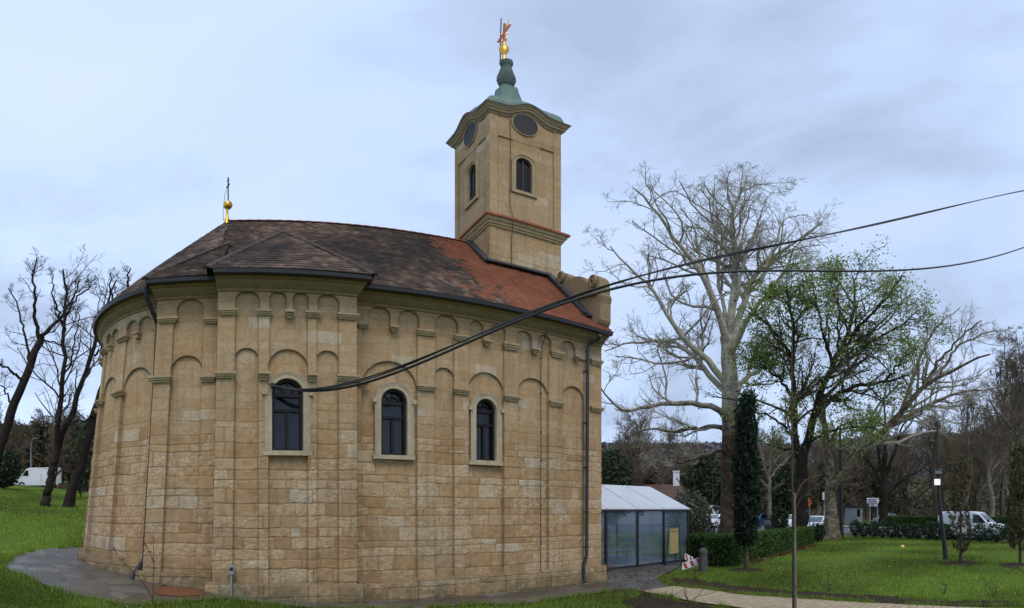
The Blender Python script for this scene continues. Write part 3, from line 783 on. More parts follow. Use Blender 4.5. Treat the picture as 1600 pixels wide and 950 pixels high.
# ------------------------------------------------------------------ bell tower (a part of the church)
W_ts = Flat((NX - HW, NY - HW), (NX + HW, NY - HW)); W_te = Flat((NX - HW, NY + HW), (NX - HW, NY - HW))
W_tn = Flat((NX + HW, NY + HW), (NX - HW, NY + HW)); W_tw = Flat((NX + HW, NY - HW), (NX + HW, NY + HW))
def zc(py): return onY(765, py, NY - HW).z
z_st0, z_st1 = 10.80, 11.17                                  # string course
z_c = 16.15
def tow_layer(U, Z):
    e = np.minimum(U, 2 * HW - U)
    D = np.where((e > .26) & (Z > z_st1 + .05) & (Z < 15.0), -.035, 0.0) + np.where((e > .26) & (Z > 15.0), -.02, 0)
    D = np.where((e > .20) & (Z < z_st0), -.02, D)
    return D + np.where((Z > 15.0) & (Z < 15.05) & (e > .26) & (e < .75), .03, 0)
smooth_t = lambda U, Z: sm(10.4, 9.2, Z) * .9 + .06
tw_windows = []
def tower_window(W, pl, pr, pt, pb, parent):
    u0, zb = W.uz(pl, pb); u1, _ = W.uz(pr, pb); zb = W.uz((pl + pr) / 2, pb)[1]; zt = W.uz((pl + pr) / 2, pt)[1]; k = 1.25
    m = MB(); strips(m, W, [aloop(u0, u1, zb, zt, e, d, k=k) for e, d in ((0, -.2), (0, .0), (.10, .0), (.11, .03), (.15, .03), (.15, -.06))])
    bxu(m, W, u0 - .16, u1 + .16, zb - .13, zb, -.2, .03); o = m.build('tower_window', MT['trim'], parent)
    s = MB(); c = (u0 + u1) / 2; a = (u1 - u0) / 2
    strips(s, W, [aloop(u0, u1, zb, zt, e, d, k=k) for e, d in ((0, -.08), (-.045, -.08), (-.045, -.14))]); bxu(s, W, c - .025, c + .025, zb, zt - .02, -.14, -.075)
    L = aloop(u0, u1, zb, zt, -.01, -.14, k=k); s.add([W.m(*p) for p in L], [tuple(range(len(L)))])
    n = 22
    for i in range(n):
        z = zb + .05 + (zt - a * k - zb) * i / n
        for ua, ub in ((u0 + .05, c - .03), (c + .03, u1 - .05)): bxu(s, W, ua, ub, z, z + .03, -.13, -.095)
    return o, s, (lambda U, Z: arch_mask(U, Z, u0 - .03, u1 + .03, zb - .03, zt + .03, k))
holder = bpy.data.objects.new('tower', None)
o1, s1, ht_s = tower_window(W_ts, 806.5, 832, 247, 300, None); o2, s2, ht_e = tower_window(W_te, 730.5, 743, 258, 314, None)
bpy.data.objects.remove(holder)
nodamp = lambda U, Z: 0 * U
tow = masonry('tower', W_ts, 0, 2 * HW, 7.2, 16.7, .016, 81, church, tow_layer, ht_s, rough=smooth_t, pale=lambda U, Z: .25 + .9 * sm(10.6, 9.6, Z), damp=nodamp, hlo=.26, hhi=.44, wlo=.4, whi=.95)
for o, s in ((o1, s1), (o2, s2)):
    off = origin(tow); o.data.transform(Matrix.Translation(-off)); o.parent = tow
    s.build('louvre_shutter', MT['louver'], tow)
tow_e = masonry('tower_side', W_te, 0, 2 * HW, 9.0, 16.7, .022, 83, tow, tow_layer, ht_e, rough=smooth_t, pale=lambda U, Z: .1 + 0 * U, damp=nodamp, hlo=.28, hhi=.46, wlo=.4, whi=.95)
masonry('tower_side', W_tn, 0, 2 * HW, 7.2, 16.7, .06, 85, tow, tow_layer, rough=smooth_t, damp=nodamp)
masonry('tower_side', W_tw, 0, 2 * HW, 6.8, 16.7, .06, 87, tow, tow_layer, rough=smooth_t, damp=nodamp)
def square_rings(m, rings, nseg=1, zfun=None):
    """rings of (half size, z); zfun(s)->extra height along each side, s in -1..1, scaled by each ring's third value"""
    V = []; per = 4 * nseg
    for h, z, k in rings:
        for sd in range(4):
            for i in range(nseg):
                s = -1 + 2 * i / nseg; x, y = [(s, -1), (1, s), (-s, 1), (-1, -s)][sd]
                V.append((NX + x * h, NY + y * h, z + (zfun(s * h / 1.2) * k if zfun else 0)))
    Fc = [(r * per + i, r * per + (i + 1) % per, (r + 1) * per + (i + 1) % per, (r + 1) * per + i) for r in range(len(rings) - 1) for i in range(per)]
    m.add(V, Fc)
m = MB(); square_rings(m, [(HW - .01, z_st0, 0), (HW + .03, z_st0 + .01, 0), (HW + .035, z_st0 + .07, 0), (HW + .07, z_st0 + .09, 0), (HW + .09, z_st0 + .17, 0), (HW + .13, z_st0 + .2, 0), (HW + .145, z_st0 + .27, 0), (HW + .16, z_st0 + .28, 0), (HW + .16, z_st0 + .31, 0)])
m.build('string_course', MT['trim'], tow)
m = MB(); square_rings(m, [(HW + .15, z_st0 + .312, 0), (HW + .205, z_st0 + .315, 0), (HW + .20, z_st0 + .40, 0), (HW - .02, z_st0 + .50, 0)]); m.build('string_course_tiles', MT['band_tile'], tow)
def hump(s):
    a = abs(s)
    return .46 * (math.cos(min(a / .66, 1) * math.pi) * .5 + .5)
m = MB(); rg = [(HW - .02, 0), (HW + .02, .0), (HW + .03, .06), (HW + .06, .10), (HW + .10, .13), (HW + .11, .22), (HW + .15, .26), (HW + .17, .36), (HW + .20, .38), (HW + .205, .44), (HW + .15, .45)]
square_rings(m, [(h, z_c + z, 1) for h, z in rg], 24, hump); m.build('tower_cornice', MT['cornice'], tow, smooth=True)
m = MB(); square_rings(m, [(HW + .225, z_c + .435, 1), (HW + .225, z_c + .48, 1), (HW + .05, z_c + .60, 1)], 24, hump); m.build('cornice_capping', MT['metal_dark'], tow)
m = MB(); square_rings(m, [(1.27, z_c + .50, 1), (1.25, z_c + .80, .8), (1.19, z_c + 1.05, .5), (1.07, z_c + 1.25, .22), (.90, z_c + 1.40, .06), (.68, z_c + 1.60, 0), (.48, z_c + 1.95, 0), (.35, z_c + 2.4, 0), (.285, z_c + 2.9, 0), (.25, z_c + 3.35, 0)], 24, hump)
m.build('copper_roof', MT['copper'], tow, smooth=True)
def zt_(py): return EH + 14.94 * te(py)
lt = MB(); zz_ = [zt_(141), zt_(136), zt_(133), zt_(127), zt_(121), zt_(113), zt_(106), zt_(104.5), zt_(101.5), zt_(100), zt_(96), zt_(94.5)]
rr_ = [.20, .21, .26, .305, .295, .225, .17, .175, .215, .22, .21, .08]
lt.lathe([(r, z) for r, z in zip(rr_, zz_)], (NX, NY, 0), 8, ph=math.pi / 8); lan = lt.build('lantern', MT['copper_dark'], tow)
fs = MB(); fs.lathe([(.07, zt_(96)), (.055, zt_(90)), (.05, zt_(86.5)), (.09, zt_(85)), (.16, zt_(81)), (.168, zt_(78.5)), (.15, zt_(75.5)), (.10, zt_(73.5)), (.10, zt_(72)), (.04, zt_(69)), (.035, zt_(66))], (NX - .08, NY, 0), 18)
gb = fs.build('gilded_ball', MT['gold'], tow, smooth=True)
def tp(px, py): return atr(px, py, 14.9)
cr = MB(); cr.bar(tp(787.5, 70), tp(788.5, 37), .075, .05); cr.bar(tp(778.5, 66), tp(797, 38.5), .085, .05)
cr.bar(tp(784, 66), tp(791, 60), .05, .04); cr.build('cross', MT['rust'], tow)
ra = MB()
for a, b in (((788.5, 60), (794.5, 58.5)), ((780, 54), (796, 51)), ((789, 50), (795, 32)), ((788, 70), (792, 62))): ra.bar(tp(*a), tp(*b), .03)
ra.build('cross_rays', MT['gold'], tow)
lr = MB(); lr.tube([tp(781.5, 97), tp(782, 60), tp(783, 29)], .02, 5); lr.build('lightning_rod', MT['iron'], tow)
def clock(W, pcx, pcy, ru, rz):
    u, z = W.uz(pcx, pcy); m = MB(); n = 32
    A = [W.m(u + ru * math.cos(2 * math.pi * i / n), z + rz * math.sin(2 * math.pi * i / n), .02) for i in range(n)]
    Bq = [W.m(u + ru * math.cos(2 * math.pi * i / n), z + rz * math.sin(2 * math.pi * i / n), -.1) for i in range(n)]
    m.add(A + Bq, [tuple(range(n))] + [(i, (i + 1) % n, (i + 1) % n + n, i + n) for i in range(n)])
    o = m.build('clock_face', MT['clock'], tow)
    r = MB(); strips(r, W, [[(u + (ru + e) * math.cos(2 * math.pi * i / n), z + (rz + e) * math.sin(2 * math.pi * i / n), d) for i in range(n + 1)] for e, d in ((0, .0), (0, .03), (.03, .03), (.035, -.03))])
    r.build('clock_rim', MT['trim'], o)
clock(W_ts, 820.5, 195.5, .42, .58); clock(W_te, 735, 209, .42, .62)
# lightning conductor down tower and wall
lc = MB(); P = [(797, 172), (798, 230), (797, 320), (802, 340), (799, 380), (800, 415)]
lc.tube([onY(x, y, NY - HW - (.02 if not 325 < y < 370 else .2)) for x, y in P], .012, 5); lc.build('lightning_conductor', MT['iron'], tow)
lc = MB(); lc.tube([onY(x, y, 9.95) for x, y in ((856, 513), (846, 545), (845, 600), (845.5, 700), (845, 780), (845, 912))], .013, 5)
for y in (560, 615, 675, 720, 790, 850): p = onY(845.3, y, 9.96); lc.bar(p + Vector((-.03, 0, 0)), p + Vector((.03, 0, 0)), .03)
lc.build('lightning_conductor', MT['iron'], church)
# flashing along tower foot and parapet, on the roof plane
def onroof(px, py, up=.03):
    a = az(px); c = math.cos(a); t = te(py); k = (ZR - ZE) / 3.47
    y = (ZE + .02 - k * (10 - EOFF) - EH) / (t / c - k); return Vector((y * math.tan(a), y, EH + y / c * t + up))
fl = MB(); k = (ZR - ZE) / 3.47
def rz_(y): return ZE + .06 + k * (y - 9.53)
fl.bar((NX - HW - .08, 13.0, rz_(13.0) + .03), (NX - HW - .08, NY - HW - .1, rz_(NY - HW - .1) + .03), .20, .07)
fl.bar((NX - HW - .16, NY - HW - .08, rz_(NY - HW - .08) + .02), (8.1, NY - HW - .08, rz_(NY - HW - .08) + .02), .24, .07)
fl.bar((8.06, NY - HW - .05, rz_(NY - HW) + .04), (8.06, 9.95, rz_(9.95) + .05), .20, .08)
fl.bar((8.0, 9.93, rz_(9.93) + .02), (8.64, 9.93, rz_(9.93) + .02), .16, .07); fl.build('flashing', MT['flash'], church)
# scrolled parapet of the west gable
XP = 8.16
pts = [(9.98, 6.7)] + [tuple(onX(px, py, XP))[1:] for px, py in ((936.5, 500), (936.5, 471), (938.5, 460), (935, 455), (936, 447), (934, 434), (929, 428.5), (924, 431.5), (922, 441), (918, 443), (913, 436), (905, 431), (896, 432), (888, 436), (886, 430), (880, 425), (873, 427), (870, 437))] + [(11.85, 8.4), (11.85, 7.0)]
m = MB(); m.prism([(XP, y, z) for y, z in pts], (.42, 0, 0)); par = m.build('gable_parapet', MT['parapet'], church, bevel=.03)
for px, py, r in ((929, 441, .16), (879, 434.5, .16)):
    p = onX(px, py, XP + .02); m = MB()
    m.tube([p + Vector((-.06, math.cos(t) * r * (1 - t / 14) , math.sin(t) * r * 1.35 * (1 - t / 14))) for t in np.linspace(0, 11, 40)], .045, 6); m.build('scroll', MT['parapet'], par, smooth=True)
m = MB(); a, b = onX(934, 458, XP), onX(893, 467, XP)
m.bar(a + Vector((-.05, 0, 0)), b + Vector((-.05, 0, 0)), .10, .12); m.build('parapet_moulding', MT['cornice'], par)
m = MB(); m.prism([(XP, 16.0, 6.7), (XP, 16.0, 8.6), (XP, 15.8, 9.0), (XP, 15.3, 8.8), (XP, 14.6, 9.1), (XP, 14.15, 9.2), (XP, 14.15, 6.7)], (.42, 0, 0)); m.build('gable_parapet', MT['parapet'], church, bevel=.03)
# rainwater pipes
dp = MB(); yw = 9.88
P = [onY(938, 524, 9.56), onY(934, 531, 9.72), onY(921, 537, yw), onY(918.5, 545, yw), onY(917.5, 700, yw), onY(916.5, 868, yw), onY(912, 882, yw), onY(912.5, 900, yw), onY(915, 910, yw - .08)]
dp.tube(P, .045, 10); d1 = dp.build('downpipe', MT['metal_dark'], church, smooth=True)
for y in (580, 660, 730, 800, 855): br = MB(); p = onY(917.3, y, yw); br.lathe([(.055, -.02), (.055, .02)], p, 10); br.bar(p, p + Vector((0, .15, 0)), .03); br.build('pipe_bracket', MT['metal_dark'], d1)
dp = MB(); q = Vector((-2.02, 10.02, 0))
dp.tube([Vector((-2.2, 9.55, 6.84)), Vector((-2.2, 9.6, 6.6)), Vector((-2.06, 10.03, 6.1)), lean((-2.05, 10.06, 5)), lean((-2.05, 10.06, 3)), lean((-2.05, 10.04, .95)), lean((-2.2, 9.75, .6)), lean((-2.2, 9.66, .42))], .05, 8); dp.build('downpipe', MT['metal_dark'], church, smooth=True)
# meter box on the chapel plinth
u, z = W_tran.uz(366.5, 889); m = MB(); bxu(m, W_tran, u - .045, u + .045, z - .09, z + .07, .0, .16); mb = m.build('meter_box', MT['grey'], church, bevel=.006)
m = MB(); bxu(m, W_tran, u - .03, u + .03, z - .02, z + .05, .15, .165); m.build('dial', MT['plastic'], mb)
m = MB(); m.tube([W_tran.m(u, z - .08, .13), W_tran.m(u, .2, .14)], .018, 6); m.build('conduit', MT['grey'], mb)
# ------------------------------------------------------------------ ground, paving, paths, road
rs = np.concatenate([np.linspace(.3, 40, 90), np.geomspace(41, 1800, 50)]); th = np.linspace(0, 2 * math.pi, 181)[:-1]
Rg, Tg = np.meshgrid(rs, th, indexing='ij'); X = Rg * np.sin(Tg); Y = Rg * np.cos(Tg)
far = sm(70, 400, Rg) * sm(-.2, .5, np.sin(Tg + .3)) * 0
Zg = ground(X, Y) + .02 * vnoise(X, Y, 2.3, 5) * (Rg < 60)
V = np.stack([X, Y, Zg], -1).reshape(-1, 3); I = np.arange(V.shape[0]).reshape(Rg.shape); J = np.roll(I, -1, 1)
q = np.stack([I[:-1], J[:-1], J[1:], I[1:]], -1).reshape(-1, 4)
V = np.vstack([V, [[0, 0, float(ground(0, 0))]]]); t = np.stack([J[0], I[0], np.full(len(th), len(V) - 1)], -1)
tag(mesh_np('ground', V, q, t, MT['lawn'], smooth=True), kind='structure')

def sheet(name, outline, mat, lift, cell=.25, kind='structure'):
    """a patch laid on the ground, its outline in plan"""
    P = np.array(outline, float); lo, hi = P.min(0), P.max(0)
    nx, ny = int((hi[0] - lo[0]) / cell) + 2, int((hi[1] - lo[1]) / cell) + 2
    import bmesh
    bm = bmesh.new(); vs = [bm.verts.new((x, y, 0)) for x, y in P]; f = bm.faces.new(vs)
    for i in range(1, nx): bmesh.ops.bisect_plane(bm, geom=bm.verts[:] + bm.edges[:] + bm.faces[:], plane_co=(lo[0] + i * cell, 0, 0), plane_no=(1, 0, 0))
    for i in range(1, ny): bmesh.ops.bisect_plane(bm, geom=bm.verts[:] + bm.edges[:] + bm.faces[:], plane_co=(0, lo[1] + i * cell, 0), plane_no=(0, 1, 0))
    for v in bm.verts: v.co.z = float(ground(v.co.x, v.co.y)) + lift
    for f in bm.faces:
        if f.normal.z < 0: f.normal_flip()
    me = bpy.data.meshes.new(name); bm.to_mesh(me); bm.free(); me.materials.append(mat)
    return tag(link(name, me), kind=kind)
def wob(P, amp, seed, step=.25):
    r = random.Random(seed); out = []
    for i in range(len(P)):
        a, b = Vector(P[i]), Vector(P[(i + 1) % len(P)]); n = max(1, int((b - a).length / step))
        for k in range(n): p = a.lerp(b, k / n); out.append((p.x + r.uniform(-amp, amp), p.y + r.uniform(-amp, amp)))
    return out
def g2(px, py): p = gz(px, py); return (p.x, p.y)
front = [g2(*p) for p in ((14,893),(34,903),(60,912),(80,920),(100,929),(122,937),(145,942),(180,946),(215,949))]
front = front + [(-.6, 9.02), (1.0, 8.9), (2.6, 8.95), (4.4, 8.92)] + [g2(*p) for p in ((806,948),(870,938),(935,928),(990,923))]
apron = front + [g2(1003, 926), g2(1052, 917), g2(1030, 903), g2(1060, 888), (14.6, 12.0), (14.6, 16), (8.5, 16.2), (8.5, 10.2), (2.1, 10.2), (-2, 10.4), (-3.9, 12.0)] + [g2(117, 857), g2(85, 858.5), g2(55, 862), g2(32, 867), g2(17, 875), g2(9, 884)]
sheet('paved_apron', wob(apron, .018, 3, .4), MT['wet'], .034)
sheet('brick_paving', [g2(*p) for p in ((243,921),(262,919),(318,925),(317,934),(280,935),(244,933))], MT['brick'], .042)
pth = [g2(1002.6,926), g2(1052.6,918.4), g2(1105,923.7), g2(1150,931), g2(1234,936.8), g2(1300,941), g2(1440,949)] + [(9.5, .2), (9.3, -4), (7.6, -4), (7.9, 1.5), (8.0, 4.0)] + [g2(1137,949.5), g2(1105,946), g2(1058,938)]
sheet('stone_path', pth, MT['path'], .042)
# bare earth either side of the path and round the young trees
soil_front = [g2(*p) for p in ((1005,929),(1058,940),(1105,949))] + [(7.6, 5.0), (6.6, 6.0)] + [g2(975,948), g2(985,936)]
sheet('soil_bed', wob(soil_front, .10, 6), MT['soil'], .028)
soil_back = [g2(*p) for p in ((1030,905),(1052,917),(1105,922.5),(1150,930),(1234,935.6),(1300,940),(1440,947.5),(1500,949),(1600,949),(1600,942),(1470,940),(1400,934),(1300,929),(1200,922),(1130,914),(1080,905))]
sheet('soil_bed', wob(soil_back, .13, 7, .18), MT['soil'], .030)
def disc(name, c, r, seed, mat, lift):
    rr = random.Random(seed); sheet(name, [(c[0] + r * (1 + rr.uniform(-.2, .2)) * math.cos(t * .3142), c[1] + r * (1 + rr.uniform(-.2, .2)) * math.sin(t * .3142)) for t in range(20)], mat, lift)
for i, (px, py, r) in enumerate(((1500,881,.75),(1592,884,.8),(1166,891,.5),(238,944,.22))): disc('soil_bed', g2(px, py), r, i + 20, MT['soil'], .026)
# road beyond the lawn
dv = Vector((4.7, 11.6, 0)).normalized(); nv = Vector((dv.y, -dv.x, 0)); A0 = Vector((29.2, .7, 0))
def rd(s, t): p = A0 + dv * s + nv * t; return (p.x, p.y)
sheet('road', [rd(-70, 1.6), rd(16, 1.6), rd(22, -1), rd(26, -8), (30, 34), (20, 46), (24, 70), (60, 80), rd(80, 12), rd(22, 12), rd(-70, 12)], MT['asphalt'], .02, 4)
km = MB()
for i in range(60):
    a, b = rd(-70 + i * 1.45, 1.42), rd(-70 + (i + 1) * 1.45 - .01, 1.42); km.bar((*a, .05), (*b, .05), .16, .2)
tag(km.build('kerb', MT['kerb']), kind='structure')
mk = MB()
for i in range(24):
    s = -60 + i * 4.5; P = [rd(s, 6.55), rd(s + 2, 6.55), rd(s + 2, 6.70), rd(s, 6.70)]; mk.add([(x, y, .026) for x, y in P], [(0, 1, 2, 3)])
tag(mk.build('road_markings', MT['white']), kind='structure')
sheet('pavement', [rd(-70, 12.2), rd(80, 12.2), rd(80, 15), rd(-70, 15)], MT['kerb'], .09, 6)
# ------------------------------------------------------------------ trees
def resample(P, n):
    P = np.array(P, float); s = np.concatenate([[0], np.cumsum(np.linalg.norm(np.diff(P, axis=0), axis=1))])
    # smooth through the points (Catmull-like by cubic weights)
    t = np.linspace(0, s[-1], n); Q = np.stack([np.interp(t, s, P[:, i]) for i in range(3)], -1)
    for _ in range(2): Q[1:-1] = Q[1:-1] * .5 + (Q[:-2] + Q[2:]) * .25
    return Q
def nz(v): return v / (np.linalg.norm(v, axis=-1, keepdims=True) + 1e-9)
def tubes_np(P, R, k):
    """P (N,n,3), R (N,n) -> verts, quads"""
    Nn, n, _ = P.shape
    T = np.empty_like(P); T[:, 1:-1] = P[:, 2:] - P[:, :-2]; T[:, 0] = P[:, 1] - P[:, 0]; T[:, -1] = P[:, -1] - P[:, -2]; T = nz(T)
    ref = np.where(np.abs(T[:, :1, 2:3]) > .85, np.array([1.0, 0, 0]), np.array([0, 0, 1.0])) + np.zeros_like(T)
    A = nz(np.cross(T, ref)); B = np.cross(T, A)
    a = 2 * np.pi * np.arange(k) / k
    V = P[:, :, None] + R[:, :, None, None] * (A[:, :, None] * np.cos(a)[None, None, :, None] + B[:, :, None] * np.sin(a)[None, None, :, None])
    I = np.arange(Nn * n * k).reshape(Nn, n, k); J = np.roll(I, -1, 2)
    q = np.stack([I[:, :-1], J[:, :-1], J[:, 1:], I[:, 1:]], -1).reshape(-1, 4)
    return V.reshape(-1, 3), q
class Geo:
    def __init__(s): s.V, s.Q, s.n = [], [], 0
    def add(s, V, Q): s.V.append(V); s.Q.append(Q + s.n); s.n += len(V)
    def build(s, name, mat, parent, smooth=True): return mesh_np(name, np.vstack(s.V), np.vstack(s.Q), mat=mat, parent=parent, smooth=smooth)
def sprout(P, R, per, r, lfac=(.35, .7), tmin=.2, ang=(30, 65), n=6, wander=.22, up=.08, rfac=.55, rmin=.008, lref=None, taper=.35, droop=0, byl=False):
    """children for every branch of P (N,n,3): returns (C, CR)"""
    Nn, m, _ = P.shape; L = np.linalg.norm(np.diff(P, axis=1), axis=-1).sum(1)
    par = np.repeat(np.arange(Nn), per) if not byl else r.choice(Nn, Nn * per, p=L ** 1.15 / (L ** 1.15).sum()); M = len(par)
    t = r.uniform(tmin, .98, M); f = t * (m - 1); i = np.minimum(f.astype(int), m - 2); g = (f - i)[:, None]
    p = P[par, i] * (1 - g) + P[par, i + 1] * g; d = nz(P[par, i + 1] - P[par, i]); pr = R[par, i] * (1 - g[:, 0]) + R[par, i + 1] * g[:, 0]
    rnd = nz(r.normal(size=(M, 3))); side = nz(rnd - d * (rnd * d).sum(-1, keepdims=True))
    a = np.radians(r.uniform(*ang, M))[:, None]; dr = nz(d * np.cos(a) + side * np.sin(a))
    ln = (L[par] if lref is None else lref) * r.uniform(*lfac, M) * (1.05 - .55 * t)
    C = np.empty((M, n, 3)); C[:, 0] = p
    for j in range(1, n):
        dr = nz(dr + wander * r.normal(size=(M, 3)) + np.array([0, 0, up - droop * j / n])); C[:, j] = C[:, j - 1] + dr * (ln / (n - 1))[:, None]
    r0 = np.maximum(np.minimum(pr * rfac, pr * .8), rmin)
    CR = r0[:, None] * np.linspace(1, taper, n)[None]; CR = np.maximum(CR, rmin * .6)
    return C, CR
def leaves(pts, r, size, spread, aspect=.5, droop=0.0, up=None):
    M = len(pts); c = pts + r.normal(size=(M, 3)) * spread
    a = nz(r.normal(size=(M, 3)) + (np.array(up) if up is not None else 0)); b = nz(np.cross(a, r.normal(size=(M, 3)))); s = (size * r.uniform(.6, 1.35, M))[:, None]
    V = np.stack([c - a * s, c + b * s * aspect, c + a * s, c - b * s * aspect], 1).reshape(-1, 3)
    Q = np.arange(4 * M).reshape(-1, 4); col = np.repeat(np.clip(r.normal(.5, .25, M), 0, 1), 4)
    return V, Q, np.stack([col, col, col], -1).astype(np.float32)
def leafmesh(name, pts, r, size, spread, mat, parent, aspect=.5, up=None):
    V, Q, c = leaves(pts, r, size, spread, aspect, up=up); return mesh_np(name, V, Q, mat=mat, parent=parent, attrs={'leaf': c})
def limb(pix, r, dr=0.0, n=14, jit=.0, rr=None):
    """photo polyline -> 3-D limb; depth drifts by dr metres from base to tip"""
    P = [atr(px, py, r + dr * i / max(1, len(pix) - 1)) for i, (px, py) in enumerate(pix)]
    Q = resample(P, n)
    if rr is not None and jit: Q[1:] += rr.normal(size=(n - 1, 3)) * jit
    return Q
def photo_tree(name, label, cat, base, limbs, r, seed, mats, levels, group=None, rmin=.012, leaf=None, trunk_k=10, extra=None):
    """limbs: list of (pixels, depth drift, r0, r1). Trunk and boughs follow the photo, the finer branches grow from them."""
    rr = np.random.default_rng(seed); b = Vector(base); t = thing(name, label, cat, b, group)
    n = 16; P = np.stack([limb(p, r, d, n, .05, rr) for p, d, _, _ in limbs]); R = np.stack([np.linspace(a, c, n) for _, _, a, c in limbs])
    P[0][0] = np.array(b) - np.array([0, 0, .15])
    if extra is not None: P, R = extra(P, R)
    g = Geo(); 
    for i in range(len(limbs)):
        Pi, Ri = P[i:i + 1].copy(), R[i:i + 1].copy()
        if i == 0: Ri[0, :2] *= [1.45, 1.1]
        g.add(*tubes_np(Pi, Ri, trunk_k if R[i, 0] > .12 else 7))
    g.build('trunk', mats[0], t); cr = Geo(); cur, cR = P[1:] if len(limbs) > 1 else P, R[1:] if len(limbs) > 1 else R
    tips = None; pools = []
    for li, (per, kw) in enumerate(levels):
        cur, cR = sprout(cur, cR, per, rr, rmin=rmin, byl=(li == 0), **kw); pools.append(cur); cr.add(*tubes_np(cur, cR, 5 if li == 0 else (4 if li == 1 else 3)))
    cro = cr.build('crown', mats[1], t)
    if leaf: 
        m, size, spread, num, aspect = leaf; pool = np.vstack([q[:, q.shape[1] // 2:].reshape(-1, 3) for q in pools[-2:]])
        cl = pool[rr.integers(0, len(pool), num // 3)] + rr.normal(size=(num // 3, 3)) * spread
        leafmesh('leaves', np.repeat(cl, 3, 0), rr, size, .12, m, cro, aspect)
    return t
def generic_tree(name, label, cat, h, seed, mats, group=None, spread=.5, boughs=9, levels=None, rmin=.011, trunk_r=None, first=.28, leaf=None):
    rr = np.random.default_rng(seed); t = thing(name, label, cat, (0, 0, 0), group); tr = trunk_r or h * .022; n = 14
    P = np.zeros((1, n, 3)); P[0, :, 2] = np.linspace(-.3, h * .86, n); P[0, :, :2] += np.cumsum(rr.normal(size=(n, 2)) * h * .010, 0)
    R = np.linspace(tr, tr * .22, n)[None]; R[0, 0] *= 1.35
    g = Geo(); g.add(*tubes_np(P, R, 8)); cur, cR = sprout(P, R, boughs, rr, lfac=(.38 * spread * 2, .62 * spread * 2), tmin=first, ang=(28, 62), n=9, wander=.13, up=.10, rfac=.55, rmin=rmin, taper=.3)
    g.add(*tubes_np(cur, cR, 6)); g.build('trunk', mats[0], t); cr = Geo(); pool = []
    for per, kw in (levels or [(10, dict(lfac=(.35, .65), n=6)), (8, dict(lfac=(.35, .65), n=5)), (5, dict(lfac=(.4, .8), n=4))]):
        cur, cR = sprout(cur, cR, per, rr, rmin=rmin, **kw); cr.add(*tubes_np(cur, cR, 3)); pool.append(cur[:, -1])
    c = cr.build('crown', mats[1], t)
    if leaf: leafmesh('leaves', np.vstack(pool)[rr.integers(0, sum(map(len, pool)), leaf[2])], rr, leaf[0], leaf[1], leaf[3], c)
    return t
def copy_tree(o, parent=None):
    c = o.copy(); COL.objects.link(c); c.parent = parent
    for ch in list(o.children): copy_tree(ch, c)
    return c

# the great plane tree
LV = [(13, dict(lfac=(.24, .55), n=7, wander=.26, up=.10)), (8, dict(lfac=(.3, .6), n=6, wander=.28, up=.10)), (5, dict(lfac=(.3, .7), n=4, wander=.3, up=.06)), (2, dict(lfac=(.4, .9), n=3, wander=.3))]
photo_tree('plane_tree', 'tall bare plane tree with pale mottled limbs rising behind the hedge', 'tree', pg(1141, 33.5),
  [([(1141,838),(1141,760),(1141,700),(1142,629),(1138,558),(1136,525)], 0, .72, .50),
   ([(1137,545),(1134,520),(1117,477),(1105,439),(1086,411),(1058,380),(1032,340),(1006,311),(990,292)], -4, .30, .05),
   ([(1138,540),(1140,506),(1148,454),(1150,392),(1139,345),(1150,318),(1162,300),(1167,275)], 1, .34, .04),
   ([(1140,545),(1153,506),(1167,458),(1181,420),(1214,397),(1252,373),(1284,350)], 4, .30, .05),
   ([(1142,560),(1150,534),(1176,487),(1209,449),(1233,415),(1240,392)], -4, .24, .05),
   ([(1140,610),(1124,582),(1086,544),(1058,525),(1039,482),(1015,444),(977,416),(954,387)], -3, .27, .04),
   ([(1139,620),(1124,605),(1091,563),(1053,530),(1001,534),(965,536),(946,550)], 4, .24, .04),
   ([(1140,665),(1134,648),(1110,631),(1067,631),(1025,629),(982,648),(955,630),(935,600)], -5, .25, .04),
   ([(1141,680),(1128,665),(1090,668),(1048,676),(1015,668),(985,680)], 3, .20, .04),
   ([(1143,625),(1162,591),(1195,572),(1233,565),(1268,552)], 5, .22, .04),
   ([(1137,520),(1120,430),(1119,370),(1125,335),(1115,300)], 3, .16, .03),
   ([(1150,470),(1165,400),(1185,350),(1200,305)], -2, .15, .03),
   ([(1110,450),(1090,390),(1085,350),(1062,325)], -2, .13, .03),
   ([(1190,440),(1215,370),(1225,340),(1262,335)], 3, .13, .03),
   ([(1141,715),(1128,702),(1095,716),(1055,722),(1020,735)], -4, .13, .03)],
  33.5, 101, (MT['bark_bole'], MT['bark_plane']), LV, rmin=.010)
